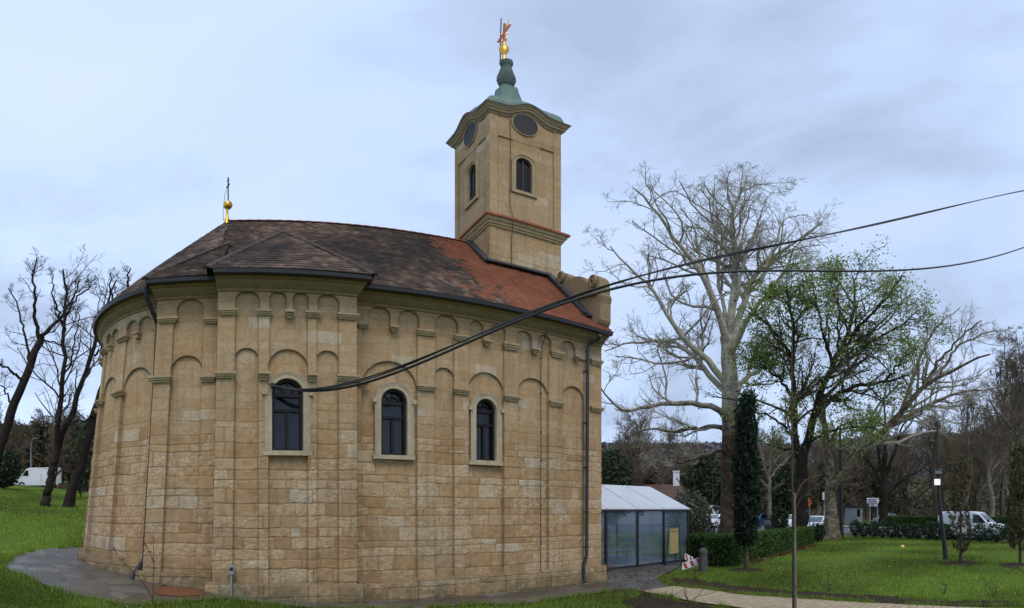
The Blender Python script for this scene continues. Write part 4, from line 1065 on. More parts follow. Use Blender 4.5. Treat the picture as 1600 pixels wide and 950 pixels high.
# spring-green chestnut with dark forked trunk
LVc = [(11, dict(lfac=(.26, .58), n=7, wander=.22, up=.04)), (7, dict(lfac=(.3, .6), n=6, wander=.26, up=.06)), (5, dict(lfac=(.35, .6), n=4, wander=.3))]
photo_tree('chestnut_tree', 'dark forked tree just coming into fresh green leaf right of the tall plane', 'tree', pg(1253, 29.5),
  [([(1253,838),(1252,790),(1252,750),(1254,718)], 0, .42, .36),
   ([(1253,735),(1245,700),(1240,640),(1238,560),(1240,520),(1237,480),(1228,450)], -1.5, .23, .06),
   ([(1253,730),(1262,690),(1272,655),(1285,600),(1300,570),(1325,530),(1336,480),(1336,455),(1333,432)], 2, .30, .05),
   ([(1272,650),(1300,620),(1335,603),(1380,598),(1420,585)], 2, .20, .05),
   ([(1240,560),(1215,525),(1190,500),(1172,480)], -3, .13, .04),
   ([(1290,590),(1320,560),(1370,530),(1420,500),(1440,480)], 4, .14, .04),
   ([(1325,530),(1365,490),(1395,450),(1410,430)], -2, .12, .03),
   ([(1240,620),(1215,590),(1190,570),(1168,560)], 2, .12, .03),
   ([(1246,690),(1220,660),(1195,645),(1165,640)], -3, .10, .03),
   ([(1300,570),(1285,520),(1275,470),(1270,440)], -3, .12, .03),
   ([(1338,480),(1310,440),(1300,420)], 2, .08, .03), ([(1238,560),(1218,545),(1200,540),(1178,545)], 2, .10, .03), ([(1262,690),(1300,672),(1340,665),(1365,670)], -3, .10, .03), ([(1380,598),(1410,560),(1435,540)], -1, .09, .03), ([(1237,480),(1215,460),(1205,450)], -1, .07, .03), ([(1247,700),(1215,700),(1190,690),(1172,690)], 1, .08, .02)],
  29.5, 103, (MT['bark_dark'], MT['twig_dark']), LVc, leaf=(MT['leaf_spring'], .10, .34, 26000, .42))
# leaning plane behind it
LVl = [(10, dict(lfac=(.25, .5), n=7, wander=.22, up=.12)), (8, dict(lfac=(.3, .6), n=5, wander=.25, up=.10)), (5, dict(lfac=(.35, .65), n=4, wander=.28, up=.05))]
photo_tree('plane_tree', 'plane tree with flaking stump-like trunk and one long bough leaning right over the lawn', 'tree', pg(1300, 33),
  [([(1300,836),(1299,800),(1298,770),(1297,735),(1292,690),(1286,640),(1284,590)], 0, .50, .09),
   ([(1298,765),(1313,746),(1348,701),(1382,672),(1417,637),(1442,605),(1471,585),(1510,568),(1548,553)], -4, .34, .05),
   ([(1380,672),(1407,657),(1447,637),(1486,617),(1526,610),(1560,606)], 3, .20, .04),
   ([(1405,650),(1425,600),(1437,555),(1455,520),(1480,495),(1500,482)], 2, .16, .03),
   ([(1440,608),(1470,560),(1500,525),(1535,500)], -3, .13, .03),
   ([(1470,586),(1495,540),(1540,520),(1575,515)], 2, .12, .03),
   ([(1293,700),(1310,665),(1345,655),(1380,662)], -3, .12, .03),
   ([(1295,690),(1275,640),(1268,600)], 2, .12, .03)],
  33, 105, (MT['bark_trunk'], MT['bark_plane']), LVl, rmin=.010)
# dark bare trees on the left lawn
LVd = [(9, dict(lfac=(.24, .42), rfac=.42, n=7, wander=.2, up=.13)), (7, dict(lfac=(.3, .6), n=5, wander=.25, up=.10)), (6, dict(lfac=(.4, .8), n=4, wander=.28))]
g0 = gz(72, 788)
photo_tree('lime_tree', 'dark bare tree with two slim stems forking near its foot left of the apse', 'tree', pg(72, 22),
  [([(70,790),(76,758),(84,722)], 0, .21, .165),
   ([(83,728),(88,690),(95,640),(99,570),(101,510),(103,455),(100,420)], -1, .15, .04),
   ([(84,725),(98,680),(115,635),(132,590),(146,545),(156,508),(170,470),(182,440)], 1.5, .17, .04),
   ([(97,600),(112,560),(118,520),(125,480)], 1, .06, .02), ([(100,520),(88,480),(80,450),(84,430)], -1, .07, .02), ([(101,500),(115,470),(135,455),(150,430)], 1, .07, .02), ([(140,560),(158,545),(170,500)], -1, .06, .02)],
  22, 107, (MT['bark_dark'], MT['twig_dark']), LVd, rmin=.006)
photo_tree('lime_tree', 'dark bare tree leaning strongly right at the left edge of the photo', 'tree', pg(-20, 24),
  [([(-20,790),(-8,720),(12,660),(35,600),(52,560),(64,535)], 0, .30, .19),
   ([(62,540),(54,500),(55,460),(50,425),(58,405)], -1, .12, .03), ([(62,540),(75,515),(90,505),(110,470),(128,435)], 1, .13, .03),
   ([(35,600),(20,580),(5,572),(-10,560)], -1, .09, .03), ([(48,570),(38,520),(30,480),(15,450)], 1.5, .08, .03), ([(66,530),(100,540),(125,550)], 1.5, .05, .02), ([(20,630),(0,600),(-15,590)], 1, .06, .02)],
  24, 109, (MT['bark_dark'], MT['twig_dark']), LVd, rmin=.006)
photo_tree('lime_tree', 'thick dark trunk leaning behind the apse just right of the forked tree', 'tree', pg(106, 22.5),
  [([(106,790),(118,752),(135,700),(152,640),(172,560),(188,500)], 0, .22, .14),
   ([(150,645),(138,655),(115,660),(90,668)], -1, .05, .02), ([(188,505),(200,450),(205,420)], 0, .12, .03), ([(188,505),(170,450),(176,425)], -1, .08, .02)],
  22.5, 111, (MT['bark_dark'], MT['twig_dark']), LVd, rmin=.006)
# background oak with wide dark crown behind the far hedge
photo_tree('oak_tree', 'broad dark bare tree standing behind the far clipped hedge left of the floodlight pole', 'tree', pg(1381, 62),
  [([(1381,812),(1381,780),(1382,740),(1383,705)], 0, .55, .35),
   ([(1381,775),(1370,740),(1352,715),(1330,700),(1310,695)], 3, .30, .06), ([(1382,760),(1372,700),(1362,670),(1358,640)], -3, .28, .05), ([(1383,710),(1384,670),(1380,630),(1385,600)], 2, .25, .05),
   ([(1383,745),(1400,700),(1410,665),(1425,640)], -3, .26, .05), ([(1383,775),(1410,750),(1438,735),(1452,722)], 3, .28, .06), ([(1381,785),(1350,778),(1330,772)], -4, .18, .05), ([(1382,788),(1405,785),(1425,778)], 3, .18, .05)],
  62, 113, (MT['bark_dark'], MT['twig_dark']), [(9, dict(lfac=(.3, .6), n=6)), (7, dict(lfac=(.3, .6), n=5)), (4, dict(lfac=(.35, .7), n=4))], rmin=.02)

# wood behind road and lawn: copies of a few bare trees
protos = [generic_tree('bare_tree', '', 'tree', 14, 201, (MT['bark_brown'], MT['twig']), spread=.5, boughs=14),
          generic_tree('bare_tree', '', 'tree', 15, 203, (MT['bark_pale'], MT['twig']), spread=.42, boughs=16, first=.35),
          generic_tree('bare_tree', '', 'tree', 11, 205, (MT['bark_brown'], MT['twig']), spread=.6, boughs=14, first=.2),
          generic_tree('bare_tree', '', 'tree', 9, 207, (MT['bark_dark'], MT['twig_dark']), spread=.6, boughs=14, first=.12, leaf=(.30, .35, 1800, MT['leaf_wood']))]
for p in protos[1:]: pass
used_p = [False] * len(protos)
def plant(k, px, r, sc=1.0, label=None, group=None, z=None):
    o = protos[k] if not used_p[k] else copy_tree(protos[k]); used_p[k] = True
    b = pg(px, r); o.location = b; o.rotation_euler = (0, 0, rng.uniform(0, 6.28)); o.scale = (sc, sc, sc * rng.uniform(.9, 1.1)); o["label"] = label
    if group: o["group"] = group
    elif "group" in o: del o["group"]
    return o
GR, GL = 'bare trees of the park wood beyond the road', 'bare trees on the wooded bank left of the church'
LR, LL = 'bare brownish tree among the many in the wood beyond the road', 'bare tree among the many on the wooded bank left of the church'
plant(1, 1578, 50, 1.35, 'tall pale-barked bare tree behind the small white van')
plant(1, 1545, 58, 1.15, 'slimmer pale-barked bare tree behind the roof of the small white van')
plant(1, 1515, 66, 1.2, 'pale-stemmed bare tree in the wood between floodlight pole and small white van')
plant(1, 1610, 44, 1.3, 'pale-barked bare tree at the right edge of the photo')
for i in range(80):
    px = 930 + 700 * (i + rng.uniform(0, 1)) / 80; r = rng.uniform(68, 125)
    sc = rng.uniform(1.0, 1.5) * (1.35 if px > 1440 else .95) * (r / 95) ** .7
    if px > 1420 and rng.random() < .5: continue
    plant(int(rng.choice([0, 2, 3, 0, 1])), px, r, sc, LR, GR)
for i in range(34):
    px = -40 + 215 * (i + rng.uniform(0, 1)) / 34; r = rng.uniform(52, 105)
    plant(int(rng.choice([0, 2, 3, 3])), px, r, rng.uniform(.6, 1.0), LL, GL)
# pollarded pale tree by the junction
photo_tree('pollard_tree', 'small pale pollarded tree with knuckled branches beyond the hedge behind the cypress', 'tree', pg(1203, 48),
  [([(1203,822),(1203,790),(1202,755),(1201,735)], 0, .22, .16), ([(1201,745),(1192,715),(1186,695),(1190,680)], 1, .15, .07), ([(1202,740),(1205,705),(1210,680),(1206,665)], -1, .15, .07), ([(1202,750),(1215,730),(1228,722),(1232,712)], 1, .14, .06),
   ([(1203,770),(1215,758),(1226,756)], -1, .10, .05), ([(1202,765),(1190,750),(1180,735),(1178,715)], -1, .12, .05)],
  48, 115, (MT['bark_pale'], MT['bark_pale']), [(7, dict(lfac=(.3, .7), n=5, wander=.3, rfac=.6)), (4, dict(lfac=(.3, .6), n=4))], rmin=.02)

# far wooded hill
def canopy_hill(name, label, pxs, r, top, seed, depth=60, num=9000, size=1.2, mat=None):
    rr = np.random.default_rng(seed); n = 60; m = MB(); V, Fc = [], []
    pxx = np.linspace(pxs[0], pxs[1], n); tp_ = np.interp(pxx, np.linspace(pxs[0], pxs[1], len(top)), top)
    prof = [(0, 0), (.25, .5), (.55, .85), (.8, .98), (1, 1.0), (1.3, .6)]
    for i in range(n):
        a = az(pxx[i]); h = r * te(tp_[i])
        for f, k in prof: rd_ = r - depth + depth * f; V.append((rd_ * math.sin(a), rd_ * math.cos(a), -1 + (h + 2) * k))
    np_ = len(prof); Fc = [(i * np_ + j, (i + 1) * np_ + j, (i + 1) * np_ + j + 1, i * np_ + j + 1) for i in range(n - 1) for j in range(np_ - 1)]
    Va = np.array(V); Fa = np.array(Fc)
    idx = rr.integers(0, len(Fa), num); w = rr.random((num, 2)); A, B_, C, D = (Va[Fa[idx, k]] for k in range(4))
    pts = (A * (1 - w[:, :1]) + B_ * w[:, :1]) * (1 - w[:, 1:]) + (D * (1 - w[:, :1]) + C * w[:, :1]) * w[:, 1:]; pts[:, 2] += rr.uniform(-.3, 1.0, num) * size
    LVv, LQ, Lc = leaves(pts, rr, size, size * .4, .7); base_c = np.full((len(Va), 3), .35, np.float32)
    return tag(mesh_np(name, np.vstack([Va, LVv]), np.vstack([Fa, LQ + len(Va)]), mat=mat or MT['leaf_wood'], attrs={'leaf': np.vstack([base_c, Lc])}), kind='stuff')
MT['hill'] = leaf_mat('hazy_hill_wood', (.125, .12, .122), .2, 0)
MT['bank'] = leaf_mat('brown_undergrowth', (.14, .125, .075), .45, .1)
canopy_hill('hill_wood', 0, (900, 1700), 420, [698, 700, 699, 702, 690, 684, 690, 700], 301, 160, 30000, 1.5, MT['hill'])
canopy_hill('wood_undergrowth', 0, (900, 1700), 135, [755, 748, 760, 758, 750, 742, 738, 742], 303, 25, 30000, .42, MT['bank'])
canopy_hill('wood_undergrowth', 0, (-80, 230), 112, [668, 660, 672, 655, 650], 305, 22, 20000, .42, MT['bank'])
# ------------------------------------------------------------------ hedges, shrubs, cypresses
def hedge(name, label, line, wd, h, seed, mat, dens=260, size=.045, group=None, hend=None):
    """clipped hedge along a plan polyline: a dark solid core and leaves over its faces"""
    rr = np.random.default_rng(seed); P = [Vector((*p, 0)) for p in line]; t = thing(name, label, 'hedge', (P[0].x, P[0].y, float(ground(P[0].x, P[0].y))), group)
    m = MB(); pts = []
    Ltot = sum((P[i + 1] - P[i]).length for i in range(len(P) - 1)); done = 0
    for i in range(len(P) - 1):
        a, b = P[i], P[i + 1]; d = b - a; L = d.length; d.normalize(); s = Vector((d.y, -d.x, 0)); n = max(1, int(L / .6))
        ha, hb = (h + ((hend or h) - h) * x / Ltot for x in (done, done + L)); done += L
        for k in range(n):
            p, q = a + d * (L * k / n - (.0 if k else wd * .45)), a + d * (L * (k + 1) / n + (wd * .45 if k == n - 1 else .0)); z0, z1 = float(ground(p.x, p.y)), float(ground(q.x, q.y)); hk = ha + (hb - ha) * k / n; hq = ha + (hb - ha) * (k + 1) / n
            w2 = wd / 2 - .06; V = [p + s * w2, p - s * w2, q - s * w2, q + s * w2]
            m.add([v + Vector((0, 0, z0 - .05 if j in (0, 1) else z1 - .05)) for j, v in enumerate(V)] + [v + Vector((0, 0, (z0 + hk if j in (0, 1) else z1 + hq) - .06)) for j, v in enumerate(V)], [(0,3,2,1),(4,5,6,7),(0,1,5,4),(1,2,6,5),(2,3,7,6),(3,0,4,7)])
        N = int(dens * L * (2 * h + wd)); u = rr.uniform(-wd * .5 / L, 1 + wd * .5 / L, N); hh = ha + (hb - ha) * np.clip(u, 0, 1); f = rr.uniform(0, 2 * h + wd, N)
        o = np.where(f < h, -wd / 2, np.where(f < h + wd, f - h - wd / 2, wd / 2)); z = np.where(f < h, f, np.where(f < h + wd, h, 2 * h + wd - f)) * hh / h
        x = a.x + d.x * L * u + s.x * o; y = a.y + d.y * L * u + s.y * o; bump = .05 * vnoise(u * L, z + o, .5, seed)
        pts.append(np.stack([x + s.x * bump, y + s.y * bump, ground(x, y) + z + bump], -1))
        N = int(dens * .8 * wd * h); 
        for e, sg in ((a, -1), (b, 1)):
            o = rr.uniform(-wd / 2, wd / 2, N); z = rr.uniform(0, h, N); x = e.x + d.x * sg * wd * .5 + s.x * o; y = e.y + d.y * sg * wd * .5 + s.y * o; pts.append(np.stack([x, y, ground(x, y) + z], -1))
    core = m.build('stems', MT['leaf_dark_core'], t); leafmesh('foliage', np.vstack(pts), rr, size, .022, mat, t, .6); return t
MT['leaf_dark_core'] = simple('dark_hedge_core', (.018, .022, .010), .95, .1)  # dark green of the solid core box inside the leaves
A_ = gz(1066, 882); B_ = gz(1116, 886)
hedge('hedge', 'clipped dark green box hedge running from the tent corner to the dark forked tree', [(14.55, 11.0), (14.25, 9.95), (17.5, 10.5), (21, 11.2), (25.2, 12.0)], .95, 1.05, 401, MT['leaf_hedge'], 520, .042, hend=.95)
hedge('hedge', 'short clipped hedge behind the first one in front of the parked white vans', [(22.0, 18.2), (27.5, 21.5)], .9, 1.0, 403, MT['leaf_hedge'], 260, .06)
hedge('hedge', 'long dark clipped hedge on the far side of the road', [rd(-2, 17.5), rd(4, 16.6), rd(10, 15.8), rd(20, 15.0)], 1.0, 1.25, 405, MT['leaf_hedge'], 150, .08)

def bush(name, label, cat, c, rad, h, num, seed, mat, size, group=None, shape='ball', stem=True, aspect=.45):
    rr = np.random.default_rng(seed); c = Vector(c); t = thing(name, label, cat, c, group)
    k = num; d = nz(rr.normal(size=(k, 3))); q = rr.uniform(.35, 1, k) ** .5
    lump = 1 + .35 * np.array([vnoise(np.float64(a), np.float64(b), .6, seed) for a, b in zip(d[:, 0] * 2 + 5, d[:, 2] * 2 + 5)])
    P = d * (q * lump)[:, None] * np.array([rad, rad, h * .5]) + np.array(c) + np.array([0, 0, h * .54])
    g = Geo(); n = 6; nb = 7; S = np.empty((nb, n, 3)); S[:, 0] = np.array(c) - [0, 0, .05]
    dr = nz(np.stack([rr.normal(size=nb) * .35, rr.normal(size=nb) * .35, np.ones(nb)], -1))
    for j in range(1, n): dr = nz(dr + rr.normal(size=(nb, 3)) * .12); S[:, j] = S[:, j - 1] + dr * h * .85 / (n - 1)
    g.add(*tubes_np(S, np.linspace(.022, .008, n)[None] * np.ones((nb, 1)) * max(.6, h), 5)); g.build('stems', MT['bark_brown'], t)
    leafmesh('foliage', P, rr, size, .02, mat, t, aspect); return t
# row of young laurels along the kerb
ln = ['leftmost', 'second', 'third', 'fourth', 'fifth', 'sixth', 'seventh', 'eighth', 'ninth', 'tenth', 'eleventh', 'twelfth', 'thirteenth']
pxs = [1337, 1350, 1365, 1379, 1394, 1407, 1421, 1434, 1450, 1463, 1477, 1531, 1557]
for i, px in enumerate(pxs):
    f = (px - 1330) / 245; r = 35.2 - 6.6 * min(f, 1) ** .9
    bush('laurel_shrub', f'{ln[i]} laurel shrub from the left in the kerbside row' + (' by the road' if px < 1490 else ' before the van'), 'shrub', pg(px, r), .42 + .12 * rng.random() + (.1 if px > 1480 else 0), 1.0 + .25 * rng.random(), 420, 420 + i, MT['leaf_laurel'], .09, 'laurel shrubs in a row along the kerb')
def cypress(name, label, base, h, rad, num, seed, mat, size, gap=0.0, stem=.25, group=None, lean_=0):
    rr = np.random.default_rng(seed); b = Vector(base); t = thing(name, label, 'tree', b, group)
    m = MB(); m.tube([b + Vector((0, 0, -.1)), b + Vector((lean_ * .3, 0, h * .4)), b + Vector((lean_, 0, h * .9))], [.075 * h / 5, .055 * h / 5, .01], 8); m.build('trunk', MT['bark_brown'], t)
    # upright sprays: each a little plume of scale leaves
    ns = int(num / 14); z = rr.beta(1.15, 1.25, ns) * (h - stem) * .95 + stem; f = (z - stem) / (h - stem)
    prof = np.interp(f, [0, .06, .2, .5, .8, .93, 1], [.35, .75, 1, .95, .66, .36, .08]) * rad * (1 + .30 * np.array(vnoise(rr.uniform(0, 9, ns), z, .35, seed)))
    a = rr.uniform(0, 2 * np.pi, ns); q = rr.uniform(.25 + gap, 1, ns) ** .6
    c = np.stack([b.x + lean_ * f + np.cos(a) * q * prof, b.y + np.sin(a) * q * prof, b.z + z], -1)
    out = np.stack([np.cos(a) * .35, np.sin(a) * .35, np.ones(ns)], -1)
    k = rr.integers(0, ns, num); s = rr.uniform(0, 1, num); P = c[k] + nz(out[k]) * (s * h * .075)[:, None]
    leafmesh('foliage', P, rr, size, .035 * h / 5, mat, t, .32, up=(0, 0, 1.2)); return t
cypress('cypress', 'tall narrow dark green cypress standing in the lawn before the box hedge', gz(1166, 890), 5.95, .35, 9000, 451, MT['leaf_cypress'], .085, stem=.6)
cypress('cypress', 'thin bronzed young cypress in a ring of bare soil beside the floodlight pole', gz(1501, 880), 4.1, .36, 2600, 452, MT['leaf_brown'], .07, .1, .35)
cypress('cypress', 'bronzed young cypress with green skirt at the right edge of the photo', gz(1594, 882), 4.3, .48, 4600, 453, MT['leaf_brown'], .08, 0, .5)
cypress('cypress', 'slim dark young conifer on the left lawn in front of the white panel van', pg(126, 30), 3.9, .28, 2200, 454, MT['leaf_dark'], .08, .1, .3)
bush('evergreen_bush', 'rounded dark evergreen bush at the left edge beside the panel van', 'shrub', pg(6, 34), 1.2, 2.7, 3200, 461, MT['leaf_dark'], .14)
bush('laurel_shrub', 'dark laurel bush at the foot of the leaning plane tree', 'shrub', pg(1277, 30), .5, 1.1, 600, 463, MT['leaf_laurel'], .10)
bush('laurel_shrub', 'wide dark laurel bush under the nose of the small white van', 'shrub', pg(1583, 28.8), .75, 1.25, 800, 464, MT['leaf_laurel'], .10)
bush('olive_tree', 'grey-green olive tree with rounded crown behind the tent corner', 'tree', pg(1077, 27), 1.25, 3.0, 4200, 465, MT['leaf_olive'], .10)
bush('evergreen_bush', 'dark rounded bush under the olive tree in front of the vans', 'shrub', pg(1093, 30), .9, 1.7, 1500, 466, MT['leaf_dark'], .10)
bush('evergreen_bush', 'dark green bush among the junction traffic right of the cypress', 'shrub', pg(1218, 40), .75, 2.2, 1400, 467, MT['leaf_dark'], .12)
for i, (px, r, h, w_, lb) in enumerate(((1103, 60, 8.5, 2.6, 'dark conifer crown behind the tall plane trunk on its left'), (1232, 58, 6.5, 2.2, 'dark evergreen behind the pale pollarded tree'), (148, 60, 9, 3.2, 'dark evergreen tree on the left bank next to the apse'), (955, 62, 9.5, 3.0, 'dark evergreen tree just right of the church corner above the tent'))):
    bush('evergreen_tree', lb, 'tree', pg(px, r), w_, h, 3800, 470 + i, MT['leaf_dark'], .30)

# saplings and bare rose stems
def sapling(name, label, base, stems, mats, seed, rad=.012, buds=0, cat='sapling', group=None, per=4):
    rr = np.random.default_rng(seed); b = Vector(base); t = thing(name, label, cat, b, group); n = 10
    P = np.stack([resample(s, n) for s in stems]); R = np.linspace(rad, rad * .35, n)[None] * np.linspace(1, .6, len(stems))[:, None]
    g = Geo(); g.add(*tubes_np(P, R, 6)); C, CR = sprout(P, R, per, rr, lfac=(.12, .3), tmin=.35, rmin=.003, n=5); g.add(*tubes_np(C, CR, 4)); s = g.build('stem', mats, t)
    if buds:
        pool = np.vstack([C[:, 2:].reshape(-1, 3), P[:, 4:].reshape(-1, 3)]); V, Q, c = leaves(pool[rr.integers(0, len(pool), buds)], rr, .018, .006, .6); tag(mesh_np('buds', V, Q, mat=MT['bud'], parent=t), kind='stuff')
    return t
b = pg(1240, 9.35); r_ = 9.35
sapling('sapling', 'tall thin bare sapling tied to a stake at the front of the right lawn', b, [[b - Vector((0, 0, .1)), atr(1240, 900, r_), atr(1239, 800, r_), atr(1237, 700, r_), atr(1238, 640, r_), atr(1236, 560, r_), atr(1238, 500, r_)],
        [atr(1240, 790, r_), atr(1246, 768, r_), atr(1256, 750, r_), atr(1285, 742, r_ + .2)], [atr(1242, 800, r_), atr(1250, 778, r_ - .1), atr(1270, 765, r_ - .2), atr(1292, 748, r_ - .3)], [atr(1238, 690, r_), atr(1230, 655, r_), atr(1226, 620, r_ + .2)], [atr(1238, 640, r_), atr(1247, 600, r_), atr(1250, 565, r_ - .2)]], MT['bark_brown'], 481, .032)
st = MB(); p = pg(1243.5, 9.25); st.tube([p - Vector((0, 0, .2)), atr(1241.5, 770, 9.3)], .024, 7); tag(st.build('tree_stake', MT['bark_pale'], base=p), 'rough wooden stake tied to the tall sapling', 'stake')
b = gz(238, 948); r_ = math.hypot(b.x, b.y)
sapling('sapling', 'small leafless sapling with red buds in front of the apse on the left', b, [[b - Vector((0, 0, .05)), atr(240, 905, r_), atr(241, 860, r_), atr(239, 838, r_)], [atr(238, 935, r_), atr(225, 910, r_), atr(200, 885, r_), atr(180, 868, r_ - .1), atr(178, 855, r_ - .1)], [atr(239, 930, r_), atr(255, 915, r_), atr(272, 905, r_)], [atr(240, 880, r_), atr(232, 860, r_), atr(226, 850, r_)]], MT['bark_brown'], 483, .010, 110, per=5)
rose = [(975, 945, .5), (962, 938, .35), (1085, 906, .35), (1010, 935, .4), (1045, 944, .3), (1078, 946, .35), (1295, 925, .3), (1475, 930, .4), (1552, 935, .45), (1250, 922, .35), (1185, 925, .3)]
wh = ['at the tip of the grass verge before the paving', 'by the paving left of the path end', 'in the soil edge below the striped boards', 'in the soil at the near end of the path', 'on the near soil strip left of the path curve', 'at the bottom edge below the path', 'in the soil strip right of the staked sapling', 'near the far path edge below the floodlight pole', 'in the grass at the lower right corner', 'beside the staked sapling in the back soil strip', 'in the back soil strip below the cypress']
for i, (px, py, h) in enumerate(rose):
    b = gz(px, py); rr = np.random.default_rng(500 + i)
    sapling('rose_bush', 'low leafless rose bush ' + wh[i], b, [[b, b + Vector((*rr.normal(size=2) * .08, h * .5)), b + Vector((*rr.normal(size=2) * .18, h * rr.uniform(.7, 1.1)))] for _ in range(7)], MT['bark_brown'], 520 + i, .008, 14, 'shrub', 'leafless roses in the soil edges')

# ------------------------------------------------------------------ tent beside the church
Tn = thing('pavilion_tent', 'glazed pavilion tent with white fabric roof and dark frame beside the church', 'tent', (11.5, 13.7, 0.03))
ty0, ty1, tx0, tx1, zt, zr = 11.72, 15.7, 8.75, 14.45, 2.03, 2.93
m = MB(); m.add([(tx0, ty0 - .06, zt), (tx1 + .04, ty0 - .06, zt), (tx1 - .06, 13.7, zr), (tx0, 13.7, zr), (tx0, ty1 + .06, zt), (tx1 + .04, ty1 + .06, zt)], [(0, 1, 2, 3), (3, 2, 5, 4), (1, 5, 2)])
n0 = len(m.v)
m.add([(x, y, z - .03) for x, y, z in m.v[:6]], [(3, 2, 1, 0), (4, 5, 2, 3), (2, 5, 1)]); m.add([m.v[i] for i in (0, 1, 5, 4)] + [m.v[i + 6] for i in (0, 1, 5, 4)], [(0, 1, 5, 4), (1, 2, 6, 5), (2, 3, 7, 6), (3, 0, 4, 7)])
tr = m.build('tent_roof', MT['fabric'], Tn)
for x in (10.26, 11.68, 13.02):
    for yy, sg_ in ((ty0 - .06, 1), (ty1 + .06, -1)): m = MB(); m.bar((x, yy, zt + .004), (x, 13.7 - sg_ * .02, zr + .004), .05, .016); m.build('roof_seam', MT['fabric'], tr)
posts = [10.26, 11.68, 13.02, 14.40]
for x in posts:
    for y in (ty0, ty1):
        m = MB(); m.box((x - .04, y - .04, 0.0), (x + .04, y + .04, zt - .08)); m.build('post', MT['plastic'], Tn)
m = MB(); m.box((tx0, ty0 - .045, zt - .095), (14.45, ty0 + .04, zt - .005)); m.build('eave_beam', MT['plastic'], Tn)
m = MB(); m.box((tx0, ty1 - .04, zt - .095), (14.45, ty1 + .04, zt - .005)); m.build('eave_beam', MT['plastic'], Tn)
m = MB(); m.box((14.37, ty0 + .045, zt - .095), (14.45, ty1 - .045, zt - .005)); m.build('eave_beam', MT['plastic'], Tn)
for i in range(len(posts) - 1):
    m = MB(); m.box((posts[i] + .045, ty0 - .03, .06), (posts[i + 1] - .045, ty0 + .03, .11)); m.build('sill_rail', MT['plastic'], Tn)
    for y in (ty0, ty1):
        m = MB(); m.box((posts[i] + .045, y - .006, .115), (posts[i + 1] - .045, y + .006, zt - .10)); m.build('film_panel', MT['film'], Tn)
m = MB(); m.box((14.40, ty0 + .06, .1), (14.412, ty1 - .06, zt - .10)); m.build('film_panel', MT['film'], Tn)
m = MB(); m.box((tx0 + .05, ty0 - .006, .1), (posts[0] - .06, ty0 + .006, zt - .10)); m.build('film_panel', MT['film'], Tn)
sheet('tent_floor', [(9.0, 11.9), (14.3, 11.9), (14.3, 15.6), (9.0, 15.6)], MT['kerb'], .046, 1)
m = MB(); m.box((9.0, 12.2, .085), (11.2, 13.1, .097)); tag(m.build('carpet', MT['carpet'], base=(10, 12.6, .08)), 'red carpet strip on the tent floor next to the church', 'carpet')
def table(name, label, cat, x0, x1, y0, y1, h, z=.08):
    t = thing(name, label, cat, ((x0 + x1) / 2, (y0 + y1) / 2, z)); m = MB(); m.box((x0, y0, z + h - .04), (x1, y1, z + h)); m.build('top', MT['grey'], t)
    for x in (x0 + .05, x1 - .05):
        for y in (y0 + .05, y1 - .05): m = MB(); m.box((x - .018, y - .018, z), (x + .018, y + .018, z + h - .042)); m.build('leg', MT['grey'], t)
    return t
table('bench', 'long low grey bench just inside the first film panel of the tent', 'bench', 10.3, 12.0, 12.25, 12.6, .55)
table('table', 'grey table in the middle of the tent behind the second film panel', 'table', 12.1, 13.1, 12.6, 13.3, .8)
m = MB(); m.box((11.9, 14.0, .75), (12.45, 14.05, 1.25)); m.box((11.95, 14.01, .09), (11.99, 14.04, .748)); m.box((12.36, 14.01, .09), (12.40, 14.04, .748)); tag(m.build('display_board', MT['orange'], base=(12.2, 14, .08)), 'small orange board on legs standing inside the tent', 'board')
rk = thing('railing', 'dark metal railing inside the tent close to the church corner', 'railing', (9.8, 12.0, .08)); m = MB()
for x in (9.55, 9.72, 9.9, 10.1): m.box((x - .012, 12.03, .3), (x + .012, 12.05, 1.3))
m.bar((9.5, 12.04, 1.3), (10.18, 12.04, 1.3), .03); m.bar((9.5, 12.04, .85), (10.18, 12.04, .85), .03); m.bar((9.5, 12.04, .3), (10.18, 12.04, .3), .03); m.bar((9.52, 12.04, .08), (9.52, 12.04, 1.3), .03); m.bar((10.16, 12.04, .08), (10.16, 12.04, 1.3), .03); m.build('rails', MT['plastic'], rk)
# easel with notice board, striped boards and stone post outside
ea = thing('notice_easel', 'green metal easel holding a yellowish notice board in front of the tent', 'sign', gz(1052, 885))
e0 = math.hypot(*g2(1052, 885)); P = lambda px, py, d=0: atr(px, py, e0 + d)
for a, b_, d in (((1046, 822), (1040, 887), -.1), ((1061, 821), (1064, 885), -.1), ((1054, 822), (1056, 880), .45)): m = MB(); m.bar(P(*a), P(*b_, d), .03); m.build('leg', MT['green_metal'], ea)
for q_ in ((1040, 823, 1062, 820), (1044, 867, 1062, 865)): m = MB(); m.bar(P(*q_[:2]), P(*q_[2:]), .04); m.build('crossbar', MT['green_metal'], ea)
m = MB(); m.prism([P(1046, 831, -.06), P(1060, 830, -.06), P(1060, 864, -.1), (P(1046, 866, -.1))], (.02, .03, 0)); bd = m.build('notice_board', MT['wood'], ea)
m = MB(); m.prism([P(1046, 826, -.075), P(1060, 825, -.075), P(1060, 829.3, -.075), P(1046, 830.3, -.075)], (.02, .03, 0)); m.build('heading_strip', MT['wood'], ea)
